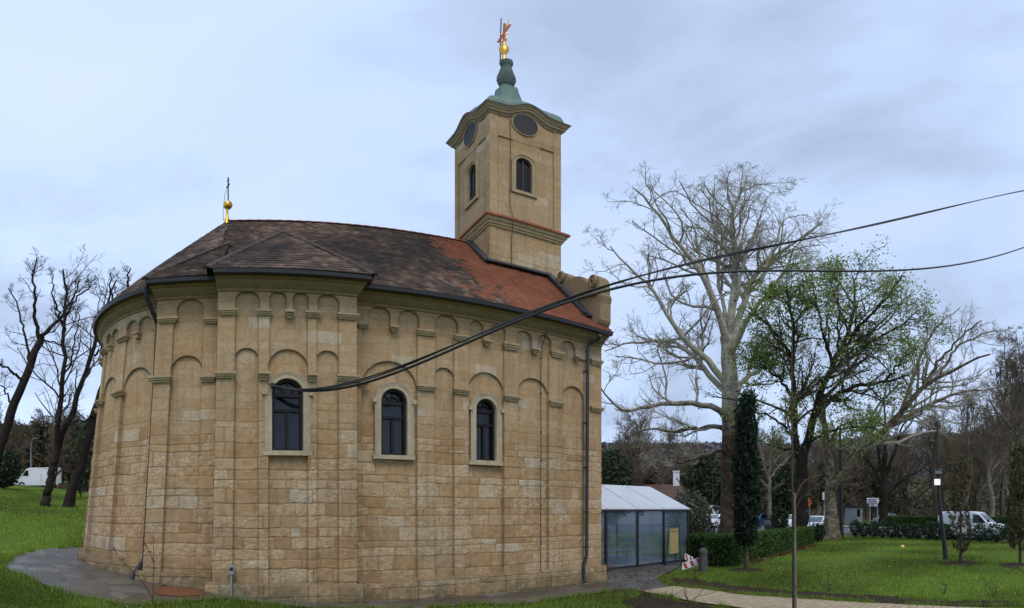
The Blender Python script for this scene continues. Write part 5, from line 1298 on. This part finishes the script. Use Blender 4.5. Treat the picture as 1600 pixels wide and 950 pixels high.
def striped(label, a, b_, wd, off, n=6):
    t = thing('striped_board', label, 'barrier', gz((a[0] + b_[0]) / 2, 891)); r0 = math.hypot(*g2(1080, 891)) + off
    A, B = atr(*a, r0), atr(*b_, r0 + .05); d = (B - A); up = Vector((0, 0, wd)); bk = Vector((math.sin(az(1080)), math.cos(az(1080)), 0)) * .03
    m = MB(); m.prism([A, B, B + up, A + up], bk); m.build('panel', MT['white'], t)
    for i in range(n):
        f0, f1 = (i + .08) / n, (i + .52) / n; sk = .35 / n; g = lambda f, v: A + d * min(max(f, .02), .98) + up * v - bk * .12
        m = MB(); m.prism([g(f0 + sk, .08), g(f1 + sk, .08), g(f1, .92), g(f0, .92)], bk * .1); m.build('red_stripe', MT['red'], t)
    return t
striped('red and white striped barrier board leaning in front, lower of the two crossed boards', (1066, 891), (1097, 880.5), .23, -.15, 3)
striped('red and white striped barrier board leaning behind the other one', (1070, 874), (1083, 880), .2, .12, 2)
m = MB(); c = gz(1099, 893); m.lathe([(.15, -.1), (.145, .45), (.13, .52), (.15, .58), (.15, .66), (.10, .74), (.02, .77)], c, 10); tag(m.build('bollard', MT['rock'], base=c, smooth=True), 'dark rounded stone post beside the striped boards', 'bollard')
c = gz(1410, 858); m = MB(); m.lathe([(.001 + .11 * math.sin(i * math.pi / 10), .11 - .11 * math.cos(i * math.pi / 10)) for i in range(11)], c, 16); tag(m.build('ball', MT['yellow'], base=c, smooth=True), 'small yellow ball lying on the right lawn', 'ball')

# ------------------------------------------------------------------ poles, signs, lights
fp = thing('floodlight_pole', 'dark slightly leaning pole with two floodlights on the right lawn', 'lamp post', gz(1478.5, 875)); r0 = math.hypot(*g2(1478.5, 875)); P = lambda px, py, d=0: atr(px, py, r0 + d)
m = MB(); m.tube([P(1478.5, 876), P(1471, 815), P(1466.5, 770)], [.11, .075, .07], 10); m.tube([P(1466.5, 770), P(1465.5, 720), P(1465, 658)], [.055, .05, .045], 8); m.build('pole', MT['plastic'], fp, smooth=True)
def flood(c, tilt, w_=.33, h_=.24):
    M = Matrix.Translation(c) @ Matrix.Rotation(-az(1466), 4, 'Z') @ Matrix.Rotation(tilt, 4, 'X')
    m = MB(); m.box((-w_ / 2, -.05, -h_ / 2), (w_ / 2, .07, h_ / 2), M); m.box((-.05, .07, -.05), (.05, .2, .05), M)
    for k in range(5): m.box((-w_ / 2 + .04 + k * .06, .071, -h_ / 2 + .03), (-w_ / 2 + .05 + k * .06, .11, h_ / 2 - .03), M)
    o = m.build('floodlight', MT['plastic'], fp); g = MB(); g.box((-w_ / 2 + .03, -.056, -h_ / 2 + .03), (w_ / 2 - .03, -.051, h_ / 2 - .03), M); return o, g
o, g = flood(P(1466.5, 737, -.16), .45, .34, .2); g.build('lens', MT['lens'], o)
o, g = flood(P(1464.5, 753, -.14), .12, .30, .30); g.build('lens', MT['glow_white'], o)  # unlit white panel, its brightness added as a faint glow
m = MB(); m.box((-.1, -.06, -.16), (.1, .06, .16), Matrix.Translation(P(1455, 757, .1))); m.bar(P(1455, 757, .1), P(1466, 757, .05), .04); m.build('junction_box', MT['plastic'], fp)
m = MB(); m.bar(P(1465, 724), P(1474, 722, -.4), .03); m.build('arm', MT['plastic'], fp)
lp = thing('street_pole', 'slender dark pole in front of the flaking plane trunk', 'pole', pg(1315, 33.8)); m = MB(); m.tube([pg(1315, 33.8), atr(1313.5, 760, 33.8), atr(1312.5, 668, 33.8)], [.16, .12, .08], 10); m.build('shaft', MT['plastic'], lp, smooth=True)
m = MB(); m.tube([atr(1312.5, 668, 33.8), atr(1312.5, 665, 33.8)], [.1, .03], 8); m.build('cap', MT['plastic'], lp)
# direction signs across the road
sg = thing('direction_sign', 'pair of grey and white direction boards on two posts beyond the road', 'sign', pg(1364, 46)); P = lambda px, py, d=0: atr(px, py, 46 + d)
for px in (1359.5, 1371): m = MB(); m.bar(pg(px, 46) - Vector((0, 0, .1)), P(px, 778), .09); m.build('post', MT['grey'], sg)
for (xa, ya, xb, yb) in ((1354.5, 778, 1374, 786.5), (1358, 787.2, 1370.5, 791.5)):
    m = MB(); m.prism([P(xa, yb, -.06), P(xb - 1.5, yb, -.06), P(xb, (ya + yb) / 2, -.06), P(xb - 1.5, ya, -.06), P(xa, ya, -.06)], (.04, .02, 0)); o = m.build('board', MT['white'], sg)
    for k in range(2):
        yy = ya + (yb - ya) * (.3 + .4 * k); mm = MB(); mm.bar(P(xa + 2, yy, -.10), P(xb - 4, yy, -.10), .04, .12); mm.build('line_of_lettering', MT['grey'], o)
ws = thing('traffic_sign', 'plain white rectangular sign on a pole left of the flaking plane trunk', 'sign', pg(1288, 40)); m = MB(); m.bar(pg(1288, 40), atr(1288, 768, 40), .07); m.build('post', MT['grey'], ws); m = MB(); m.prism([atr(1285, 781, 39.9), atr(1290, 781, 39.9), atr(1290, 769, 39.9), atr(1285, 769, 39.9)], (.03, .02, 0)); m.build('panel', MT['white'], ws)
os_ = thing('traffic_sign', 'orange diamond shaped sign with red symbol right of the dark forked trunk', 'sign', pg(1265, 32)); m = MB(); m.bar(pg(1265, 32), atr(1265, 790, 32), .06); m.build('post', MT['grey'], os_)
m = MB(); m.prism([atr(1264.5, 793, 31.9), atr(1268, 786, 31.9), atr(1264.5, 777, 31.9), atr(1261, 786, 31.9)], (.03, .02, 0)); m.build('panel', MT['orange'], os_); m = MB(); m.prism([atr(1264.5, 788, 31.85), atr(1265.8, 785, 31.85), atr(1264.5, 782, 31.85), atr(1263.2, 785, 31.85)], (.02, .01, 0)); m.build('symbol', MT['red'], os_)
tl = thing('traffic_light', 'traffic light showing green seen past the right side of the cypress', 'traffic light', pg(1181, 56)); P = lambda px, py, d=0: atr(px, py, 56 + d)
m = MB(); m.tube([pg(1181, 56), P(1181, 781)], .07, 8); m.build('pole', MT['plastic'], tl); m = MB(); m.box((-.17, -.12, -.45), (.17, .12, .45), Matrix.Translation(P(1180, 789, -.2)) @ Matrix.Rotation(-az(1180), 4, 'Z')); hd = m.build('housing', MT['plastic'], tl)
for py, mm in ((785.5, 'red'), (789.3, 'yellow'), (793, 'lit_green')): m = MB(); q = P(1180, py, -.34); m.lathe([(.001, -.12), (.10, -.06), (.12, 0), (.10, .06), (.001, .12)], q, 10); m.build('lens', MT['lit_green' if mm == 'lit_green' else 'plastic'], hd)
rs_ = thing('traffic_sign', 'small round red rimmed sign above the traffic light', 'sign', pg(1177.5, 55)); m = MB(); m.bar(pg(1177.5, 55), atr(1177.5, 783, 55), .06); m.build('post', MT['grey'], rs_)
nrm_ = Vector((math.sin(az(1177)), math.cos(az(1177)), 0)); rt_ = Vector((nrm_.y, -nrm_.x, 0)); q = atr(1177.5, 782.5, 54.9)
m = MB(); m.prism([q + rt_ * .30 * math.cos(t * .3927) + Vector((0, 0, .30 * math.sin(t * .3927))) for t in range(16)], nrm_ * .03); m.build('rim', MT['red'], rs_); m = MB(); m.prism([q - nrm_ * .01 + rt_ * .19 * math.cos(t * .3927) + Vector((0, 0, .19 * math.sin(t * .3927))) for t in range(16)], nrm_ * .008); m.build('face', MT['white'], rs_)
for px, r0, top, lb in ((1113, 66, 735, 'thin pale lamp post behind the parked vans'), (1061, 90, 742, 'thin pale lamp post over the house roof left of the plane tree'), (48, 62, 690, 'thin leaning pale pole on the left bank above the panel van')):
    p0 = pg(px, r0); t = thing('street_lamp', lb, 'lamp post', p0); m = MB(); m.tube([p0, atr(px + .5, top, r0)], [.11, .06], 8); m.build('pole', MT['grey'], t); m = MB(); q = atr(px + .5, top, r0); m.tube([q, q + Vector((.5, -.4, .25)), q + Vector((1.0, -.8, .25))], .05, 6); m.build('arm', MT['grey'], t)
    m = MB(); m.box((-.18, -.1, -.06), (.18, .1, .04), Matrix.Translation(q + Vector((1.1, -.9, .24)))); m.build('lamp_head', MT['grey'], t)

# ------------------------------------------------------------------ vehicles
def loft(m, secs):
    n = len(secs[0]); V = [p for s in secs for p in s]
    m.add(V, [(i * n + j, (i + 1) * n + j, (i + 1) * n + (j + 1) % n, i * n + (j + 1) % n) for i in range(len(secs) - 1) for j in range(n)] + [tuple(range(n))[::-1], tuple(range((len(secs) - 1) * n, len(secs) * n))])
def vehicle(name, label, cat, base, heading, prof, L, Wd, wheels, wr, glass, paint, lights=True, group=None, extra=None, belt=.55, windscreen=None):
    """prof: side outline [(x along, z)] of the body, x=0 rear; heading: yaw of the +x (forward) axis"""
    t = thing(name, label, cat, base, group); t.rotation_euler = (0, 0, heading); off = Vector(base)
    b = MB(); n = len(prof); secs = []
    H = max(z for _, z in prof)
    for y, ins in ((-Wd / 2, .06), (-Wd / 2 + .05, 0), (0, -.015), (Wd / 2 - .05, 0), (Wd / 2, .06)):
        s = []
        for x, z in prof:
            k = max(0, (z - H * belt) / (H * (1 - belt))); yy = y * (1 - .14 * k)
            s.append(Vector((x + (ins if x < L / 2 else -ins) * (1 if z > .35 else .3), yy, z - (ins * .5 if z > H * .8 else 0))) + off)
        secs.append(s)
    loft(b, secs); bo = b.build('body', paint, t, bevel=.03, smooth=True)
    def side(y, poly, d):
        out = []
        for x, z in poly: k = max(0, (z - H * belt) / (H * (1 - belt))); out.append(Vector((x, y * (1 - .14 * k) * 1.0 + d, z)) + off)
        return out
    for s in (-1, 1):
        for poly in glass: m = MB(); m.prism(side(s * Wd / 2, poly, s * .006), (0, -s * .03, 0)); m.build('side_window', MT['glass'], t)
        m = MB(); m.prism(side(s * Wd / 2, [(L * .42, H * .30), (L * .425, H * .30), (L * .425, H * .86), (L * .42, H * .86)], s * .004), (0, -s * .01, 0)); m.build('door_seam', MT['plastic'], t)
        m = MB(); m.prism(side(s * Wd / 2, [(wheels[0] + wr + .1, .26), (wheels[1] - wr - .1, .26), (wheels[1] - wr - .1, .36), (wheels[0] + wr + .1, .36)], s * .012), (0, -s * .02, 0)); m.build('sill', MT['plastic'], t)
        if windscreen:
            m = MB(); x, z = windscreen[0]; p = off + Vector((x + .1, s * (Wd / 2 + .10), z + .10)); m.box((-.06, -.07, -.09), (.06, .07, .09), Matrix.Translation(p)); m.build('mirror', MT['plastic'], t, bevel=.02)
    if windscreen:
        (x0, z0), (x1, z1) = windscreen; k0, k1 = (max(0, (z - H * belt) / (H * (1 - belt))) for z in (z0, z1)); y0, y1 = Wd / 2 * (1 - .14 * k0) - .1, Wd / 2 * (1 - .14 * k1) - .12
        nn = Vector((z0 - z1, 0, x0 - x1)); nn = -nn.normalized() if nn.x > 0 else nn.normalized(); nn = Vector((abs(z1 - z0), 0, abs(x0 - x1))).normalized()
        m = MB(); m.prism([off + Vector(p) + nn * .02 for p in ((x0, -y0, z0), (x0, y0, z0), (x1, y1, z1), (x1, -y1, z1))], -nn * .03); m.build('windscreen', MT['glass_pale'], t)
    for x in wheels:
        for s in (-1, 1):
            w_ = MB(); c = off + Vector((x, s * (Wd / 2 - .11), wr)); Mx = Matrix.Translation(c) @ Matrix.Rotation(math.pi / 2, 4, 'X')
            ring = [(wr * .6, -.11), (wr * .93, -.11), (wr, -.07), (wr, .07), (wr * .93, .11), (wr * .6, .11)]
            vs_ = []; kk = 20
            for r, z in ring:
                for j in range(kk): a = 2 * math.pi * j / kk; vs_.append(Mx @ Vector((r * math.cos(a), r * math.sin(a), z)))
            w_.add(vs_, [(i * kk + j, i * kk + (j + 1) % kk, (i + 1) * kk + (j + 1) % kk, (i + 1) * kk + j) for i in range(5) for j in range(kk)]); wh_ = w_.build('wheel', MT['tyre'], t)
            r_m = MB(); vs_ = [Mx @ Vector((wr * .6 * math.cos(2 * math.pi * j / 16), wr * .6 * math.sin(2 * math.pi * j / 16), z)) for z in (-.09, .09) for j in range(16)]
            r_m.add(vs_, [tuple(range(16))[::-1], tuple(range(16, 32))] + [(j, (j + 1) % 16, 16 + (j + 1) % 16, 16 + j) for j in range(16)]); r_m.build('rim', MT['rim'], wh_)
            ar = MB(); ar.tube([c + Vector((wr * 1.12 * math.cos(a), s * .10, wr * 1.12 * math.sin(a))) for a in np.linspace(-.15, math.pi + .15, 14)], .045, 5); ar.build('wheel_arch', MT['plastic'], t)
    if lights:
        for s in (-1, 1):
            m = MB(); m.box((-.10, -.16, -.09), (.06, .16, .09), Matrix.Translation(off + Vector((L - .10, s * (Wd / 2 - .22), H * .42)))); m.build('headlight', MT['glow_white'] if extra == 'lit' else MT['lens'], t, bevel=.02)
            m = MB(); m.box((-.03, -.05, -.2), (.05, .05, .2), Matrix.Translation(off + Vector((.02, s * (Wd / 2 - .07), H * .5)))); m.build('tail_light', MT['red'], t)
    m = MB(); m.box((-.06, -Wd / 2 + .12, -.10), (.05, Wd / 2 - .12, .10), Matrix.Translation(off + Vector((L - .01, 0, .42)))); m.build('bumper', MT['plastic'], t, bevel=.03)
    m = MB(); m.box((-.05, -Wd / 2 + .12, -.10), (.06, Wd / 2 - .12, .10), Matrix.Translation(off + Vector((.01, 0, .45)))); m.build('bumper', MT['plastic'], t, bevel=.03)
    # children were placed in unrotated space around the base: mesh data is local already
    return t
MT['glass_pale'] = glass_mat('car_windscreen', (.10, .12, .13), .08)
small_van = [(.05, .30), (4.30, .26), (4.40, .45), (4.38, .78), (4.15, .98), (3.45, 1.12), (2.80, 1.74), (2.55, 1.82), (1.2, 1.86), (.12, 1.82), (.02, 1.5), (.0, .7)]
big_van = [(.05, .35), (5.85, .32), (5.95, .6), (5.9, 1.05), (5.6, 1.25), (5.0, 1.42), (4.35, 2.35), (4.0, 2.52), (2, 2.56), (.1, 2.52), (.0, 2.0), (.0, .8)]
car_p = [(.05, .28), (4.2, .26), (4.3, .45), (4.25, .72), (3.9, .85), (3.1, .95), (2.45, 1.40), (1.9, 1.47), (.9, 1.42), (.25, 1.0), (.02, .92), (.0, .5)]
hd_r = math.atan2(-dv.y, -dv.x)
a0 = Vector((*rd(4.5, 4.6), .03)); p = pg(1478, 33.5); hd_v = math.atan2(-9.5, -2.6)
sv_ = vehicle('small_van', 'small white delivery van driving along the road at the right', 'van', pg(1472, 32.6) + Vector((0, 0, .03)), math.atan2(*( (pg(1574, 31.2) - pg(1472, 32.6)).yx )), small_van, 4.4, 1.8, (.85, 3.55), .32, [[(2.42, 1.12), (3.35, 1.12), (2.85, 1.62), (2.45, 1.66)]], MT['white_paint'], extra='lit', windscreen=((3.42, 1.15), (2.84, 1.70)))
lv = pg(97, 60); lf = pg(18, 60.5)
vehicle('panel_van', 'large white panel van parked beyond the left lawn', 'van', lv, math.atan2(*((lf - lv).yx)), big_van, 6.0, 2.0, (1.1, 4.9), .36, [[(4.05, 1.5), (4.85, 1.5), (4.4, 2.2), (4.1, 2.2)]], MT['white_paint'], windscreen=((4.98, 1.45), (4.38, 2.30)))
bv = pg(1131, 62)
vehicle('panel_van', 'white high-roofed van parked behind the short hedge left of the plane trunk', 'van', bv, math.atan2(*((pg(1098, 58) - bv).yx)), big_van, 6.0, 2.0, (1.1, 4.9), .36, [[(4.05, 1.5), (4.85, 1.5), (4.4, 2.2), (4.1, 2.2)], [(.3, 1.45), (1.0, 1.45), (1.0, 2.2), (.3, 2.2)]], MT['white_paint'], windscreen=((4.98, 1.45), (4.38, 2.30)))
cv = pg(1132, 56)
vehicle('parked_car', 'white car parked in front of the high-roofed white van', 'car', cv, math.atan2(*((pg(1100, 52) - cv).yx)), car_p, 4.3, 1.75, (.8, 3.45), .31, [[(2.0, .95), (2.95, .95), (2.4, 1.34), (2.0, 1.36)], [(.6, .98), (1.9, .95), (1.9, 1.36), (1.0, 1.34)]], MT['white_paint'], windscreen=((3.05, .98), (2.5, 1.38)))
for i, (px, r0, pr, pt, ps, lb) in enumerate(((1288, 41, 1262, 0, 'white_paint', 'white car between the dark forked trunk and the flaking plane trunk'), (1240, 52, 1222, 0, 'white_paint', 'white car far back at the junction left of the dark forked trunk'), (1190, 60, 1172, 0, 'blue', 'blue car at the junction just right of the cypress'), (1395, 66, 1372, 0, 'grey', 'grey car beyond the far hedge under the broad dark tree'))):
    c0 = pg(px, r0); c1 = pg(pr, r0 - 4); vehicle('car', lb, 'car', c0 + Vector((0, 0, .02)), math.atan2(*((c1 - c0).yx)), car_p, 4.3, 1.75, (.8, 3.45), .31, [[(2.0, .95), (2.95, .95), (2.4, 1.34), (2.0, 1.36)], [(.6, .98), (1.9, .95), (1.9, 1.36), (1.0, 1.34)]], MT[ps], windscreen=((3.05, .98), (2.5, 1.38)))
# urn planters by the junction
for i, (px, lb) in enumerate(((1201, 'left one of two blue-grey urn planters behind the hedge'), (1211, 'right one of two blue-grey urn planters behind the hedge'))):
    c = pg(px, 43); m = MB(); m.lathe([(.18, -.05), (.30, .15), (.44, .5), (.46, .75), (.34, 1.0), (.30, 1.08), (.36, 1.15)], c, 16); tag(m.build('urn_planter', MT['pot'] if 'pot' in MT else MT['grey'], base=c, smooth=True), lb, 'planter', 'urn planters')

# ------------------------------------------------------------------ houses beyond
def house(label, px, r0, w_, d_, h, rh, yaw, chimney=None, wins=()):
    c = pg(px, r0); t = thing('house', label, 'house', c); t.rotation_euler = (0, 0, yaw); off = c
    m = MB(); m.box(off + Vector((-w_ / 2, -d_ / 2, -.3)), off + Vector((w_ / 2, d_ / 2, h))); m.build('wall', MT['plaster'], t)
    if rh:
        m = MB(); o = .4; A = [off + Vector(p) for p in ((-w_ / 2 - o, -d_ / 2 - o, h), (w_ / 2 + o, -d_ / 2 - o, h), (w_ / 2 + o, d_ / 2 + o, h), (-w_ / 2 - o, d_ / 2 + o, h), (-w_ / 2 - o, 0, h + rh), (w_ / 2 + o, 0, h + rh))]
        m.add(A, [(0, 1, 5, 4), (2, 3, 4, 5), (0, 4, 3), (1, 2, 5), (3, 2, 1, 0)]); ro = m.build('roof', MT['house_roof'], t)
    if chimney: m = MB(); m.box(off + Vector((chimney, -.4, h + .2)), off + Vector((chimney + .9, .4, h + rh + 1.8))); m.box(off + Vector((chimney - .08, -.48, h + rh + 1.8)), off + Vector((chimney + .98, .48, h + rh + 1.95))); m.build('chimney', MT['white'], ro)
    for x, z, ww, wh2 in wins:
        m = MB(); m.box(off + Vector((x, -d_ / 2 - .05, z)), off + Vector((x + ww, -d_ / 2 + .02, z + wh2))); f = m.build('window', MT['white'], t); m = MB(); m.box(off + Vector((x + .1, -d_ / 2 - .07, z + .1)), off + Vector((x + ww - .1, -d_ / 2 - .055, z + wh2 - .1))); m.build('pane', MT['glass'], f)
house('low old house with dull red roof and white chimney behind the tent', 1030, 70, 11, 8, 3.2, 2.4, -.85, 2.0, ((-3, 1.0, 1.2, 1.4), (1, 1.0, 1.2, 1.4)))
house('pale narrow flat-topped building behind the parked vans', 1124, 80, 4, 6, 5.2, 0, -.9, None, ((-1.2, 2.8, 1.0, 1.3),))
house('long low pale building at the foot of the far wood behind the vans', 1085, 95, 16, 6, 3.6, 1.2, -.9, None, ((-5, 1.0, 1.6, 1.2), (-1, 1.0, 1.6, 1.2), (3, 1.0, 1.6, 1.2)))
sh = thing('bus_shelter', 'small grey flat-roofed kiosk beyond the far hedge', 'shelter', pg(1334, 68)); c = pg(1334, 68); m = MB(); m.box(c + Vector((-1.6, -1, 2.3)), c + Vector((1.6, 1, 2.5))); m.build('roof', MT['plastic'], sh)
m = MB(); m.box(c + Vector((-1.4, -.8, 0)), c + Vector((1.4, .8, 2.29))); m.build('cabin', MT['grey'], sh); m = MB(); m.box(c + Vector((-1.0, -.83, 1.0)), c + Vector((.4, -.81, 2.0))); m.build('window', MT['glass'], sh)
lw = MB(); c = gz(130, 752); lw.box((-4.5, -.15, -.3), (4.5, .15, 1.1), Matrix.Translation(pg(150, 58)) @ Matrix.Rotation(.35, 4, 'Z')); tag(lw.build('garden_wall', MT['house_roof'], base=pg(150, 58)), 'low reddish wall beside the panel van near the apse', 'wall')

# ------------------------------------------------------------------ overhead cables
def cable(name, label, px, plan, rad, strands=1, sp_=.03, parent=None, seed=0):
    (ax, ay), (bx, by) = plan; m = MB(); line = []
    n = 60; xs = np.linspace(px[0][0], px[-1][0], n); co = np.polyfit([p[0] for p in px], [p[1] for p in px], 5); ys = np.polyval(co, xs)
    for x, y in zip(xs, ys):
        a = az(x); dx, dy = math.sin(a), math.cos(a); ex, ey = bx - ax, by - ay; det = dx * (-ey) + ex * dy; r = (ax * (-ey) + ex * ay) / det
        line.append(Vector((r * dx, r * dy, EH + r * te(y))))
    # let it run on past the frame to where a pole would carry it
    d = (line[-1] - line[-4]).normalized(); line += [line[-1] + d * k for k in (2, 5, 9)]
    rr = random.Random(seed)
    for s in range(strands):
        ph = 2 * math.pi * s / max(strands, 1)
        m.tube([p + Vector((0, math.cos(ph + i * .22), math.sin(ph + i * .22))) * (sp_ if strands > 1 else 0) for i, p in enumerate(line)], rad, 6)
    o = m.build(name, MT['plastic'], parent, base=None if parent else line[0], smooth=True)
    if label: tag(o, label, 'cable')
    return o, line
A0_ = W_tran.m(W_tran.uz(428, 605)[0], W_tran.uz(428, 605)[1], .12)
c1, L1 = cable('power_cable', 'thick bundle of black cables from the chapel window up past the right edge', [(430,605),(480,607),(560,595),(600,583),(700,543),(800,500),(870,475),(960,441),(1060,415),(1150,396),(1250,377),(1350,354),(1450,331),(1600,298)], ((A0_.x, A0_.y), (12.5, -.3)), .014, 2, .017)
c2, L2 = cable('power_cable', 'lower single black cable splitting off towards the right edge', [(430,606),(480,609),(560,598),(600,588),(700,551),(800,509),(870,484),(930,458),(980,441),(1030,430),(1060,427),(1100,427.5),(1150,429),(1250,430),(1350,425.5),(1450,413),(1600,388)], ((A0_.x, A0_.y - .05), (13.6, .25)), .025, 1)
m = MB(); m.bar(A0_ + Vector((-.05, .12, 0)), A0_ + Vector((-.02, -.03, 0)), .05); m.lathe([(.02, -.05), (.05, -.03), (.05, .03), (.02, .05)], A0_ + Vector((-.03, -.03, 0)), 10); m.tube([A0_ + Vector((-.12, .08, .08)), A0_ + Vector((-.1, -.02, .02)), A0_], .012, 6); m.build('cable_bracket', MT['iron'], church)

# ------------------------------------------------------------------ grass
def grass_field(name, boxes, seed):
    rr = np.random.default_rng(seed); V, Q, Cc = [], [], []
    for (azr, rr_rng, num, h, excl) in boxes:
        a = rr.uniform(*azr, num); r = rr_rng[0] * (rr_rng[1] / rr_rng[0]) ** rr.uniform(0, 1, num)
        x, y = r * np.sin(a), r * np.cos(a); k = ~excl(x, y); x, y, r = x[k], y[k], r[k]; n = len(x); z = ground(x, y)
        patch = vnoise(x, y, 1.1, seed + 1) + .6 * vnoise(x, y, .35, seed + 2)
        hh = h * (1 + .9 * patch) * rr.uniform(.5, 1.3, n) * (1 + .010 * r); hh = np.maximum(hh, .02); wd = .006 * (1 + .11 * r)
        th_ = rr.uniform(0, 2 * np.pi, n); c, s = np.cos(th_), np.sin(th_); ln_ = rr.uniform(.1, .7, n) * hh
        p0 = np.stack([x - s * wd, y + c * wd, z - .01], -1); p1 = np.stack([x + s * wd, y - c * wd, z - .01], -1); p2 = np.stack([x + c * ln_ + s * wd * .3, y + s * ln_ - c * wd * .3, z + hh], -1)
        V.append(np.stack([p0, p1, p2], 1).reshape(-1, 3)); col = np.clip(.5 + 1.0 * vnoise(x, y, 2.2, seed + 3) + .45 * vnoise(x, y, 6, seed + 4) + .35 * patch + rr.normal(size=n) * .2, 0, 1); Cc.append(np.repeat(np.stack([col] * 3, -1), 3, 0))
    V = np.vstack(V); return tag(mesh_np(name, V, None, np.arange(len(V)).reshape(-1, 3), MT['grass'], attrs={'leaf': np.vstack(Cc).astype(np.float32)}), kind='stuff')
def inp(x, y, poly): return inpoly(np.stack([x, y], -1), poly)
def excl(x, y):
    e = inp(x, y, apron) | inp(x, y, pth)
    e |= (inp(x, y, soil_front) | inp(x, y, soil_back)) & (vnoise(x, y, .4, 55) < .12) & (np.random.default_rng(5).random(x.shape) > .12)
    nb = ((y > 9.9) & (y < 16) & (x > -3) & (x < 14.6)) | (np.hypot(x + 1.2, y - 13) < 3.6)
    s = (x - A0.x) * nv.x + (y - A0.y) * nv.y; e |= (s > 1.2)
    for px, py, r in ((1500, 881, .6), (1592, 884, .65), (1166, 891, .35)): g = g2(px, py); e |= np.hypot(x - g[0], y - g[1]) < r
    return e | nb
grass_field('lawn_grass', [((.70, 1.62), (9.0, 36), 150000, .050, excl), ((-.56, .72), (6.3, 11.8), 85000, .055, excl), ((-.56, -.30), (7, 45), 70000, .065, excl)], 601)
def edge_tufts(name, lines, num, seed):
    rr = np.random.default_rng(seed); V, Cc = [], []
    for L_ in lines:
        L_ = np.array(L_, float); s = np.concatenate([[0], np.cumsum(np.linalg.norm(np.diff(L_, axis=0), axis=1))]); n = int(num * s[-1]); t = rr.uniform(0, s[-1], n)
        t = t + .12 * np.sin(t * 5.1) * np.sin(t * 1.7); x = np.interp(t, s, L_[:, 0]) + rr.normal(size=n) * .055; y = np.interp(t, s, L_[:, 1]) + rr.normal(size=n) * .055
        k = vnoise(x, y, .35, seed) > -.16; x, y = x[k], y[k]; n = len(x); z = ground(x, y) + .03; hh = rr.uniform(.03, .12, n); wd = .009; th_ = rr.uniform(0, 6.28, n); c, s_ = np.cos(th_), np.sin(th_); ln_ = hh * rr.uniform(.2, .9, n)
        V.append(np.stack([np.stack([x - s_ * wd, y + c * wd, z - .03], -1), np.stack([x + s_ * wd, y - c * wd, z - .03], -1), np.stack([x + c * ln_, y + s_ * ln_, z + hh], -1)], 1).reshape(-1, 3)); Cc.append(np.repeat(np.clip(rr.normal(.45, .25, n), 0, 1)[:, None] * np.ones((1, 3)), 3, 0))
    V = np.vstack(V); tag(mesh_np(name, V, None, np.arange(len(V)).reshape(-1, 3), MT['grass'], attrs={'leaf': np.vstack(Cc).astype(np.float32)}), kind='stuff')
edge_tufts('edge_grass', [front, [g2(9, 884), g2(17, 875), g2(32, 867), g2(55, 862), g2(85, 858.5), g2(117, 857)], [g2(1030, 903), g2(1052, 917), g2(1003, 926)], soil_back[:12], soil_back[12:] + soil_back[:1], [g2(1137,949.5), g2(1105,946), g2(1058,938), g2(1002.6,926)], [g2(1002.6,926), g2(1052.6,918.4), g2(1105,923.7), g2(1150,931), g2(1234,936.8), g2(1300,941), g2(1440,949)]], 260, 607)
def flowers(name, mat, azr, rng_, num, seed, size):
    rr = np.random.default_rng(seed); a = rr.uniform(*azr, num); r = rr.uniform(*rng_, num); x, y = r * np.sin(a), r * np.cos(a); k = ~excl(x, y) & (vnoise(x, y, 1.6, seed) > -.05); x, y = x[k], y[k]
    P = np.stack([x, y, ground(x, y) + .055], -1); V, Q, c = leaves(P, rr, size, .01, .8, up=(0, 0, 0)); tag(mesh_np(name, V, Q, mat=mat), kind='stuff')
flowers('daisies', MT['white'], (1.0, 1.6), (9.5, 20), 420, 611, .010); flowers('daisies', MT['white'], (-.55, -.1), (7, 12), 260, 612, .009); flowers('dandelions', MT['yellow'], (1.0, 1.6), (9.5, 24), 260, 613, .016); flowers('dandelions', MT['yellow'], (-.56, -.35), (9, 22), 160, 614, .02)
# dead leaves and moss along paving and hedge
def litter(name, pts, seed, size, mat): V, Q, c = leaves(pts, np.random.default_rng(seed), size, .02, .6); tag(mesh_np(name, V, Q, mat=mat, attrs={'leaf': c}), kind='stuff')
MT['litter'] = leaf_mat('fallen_leaves', (.11, .055, .028), .5, 0)
rr = np.random.default_rng(77); u = rr.uniform(0, 1, 900); P = np.stack([15 + 10 * u + rr.normal(size=900) * .15, 9.5 + 1.75 * u - .15 + rr.normal(size=900) * .13, np.full(900, .035)], -1); litter('fallen_leaves', P, 78, .05, MT['litter'])
xx = rr.uniform(8.9, 12.0, 260); yy = rr.uniform(8.0, 11.2, 260); kk = inp(xx, yy, apron) | inp(xx, yy, soil_back); litter('fallen_leaves', np.stack([xx[kk], yy[kk], ground(xx[kk], yy[kk]) + .06], -1), 79, .035, MT['litter'])
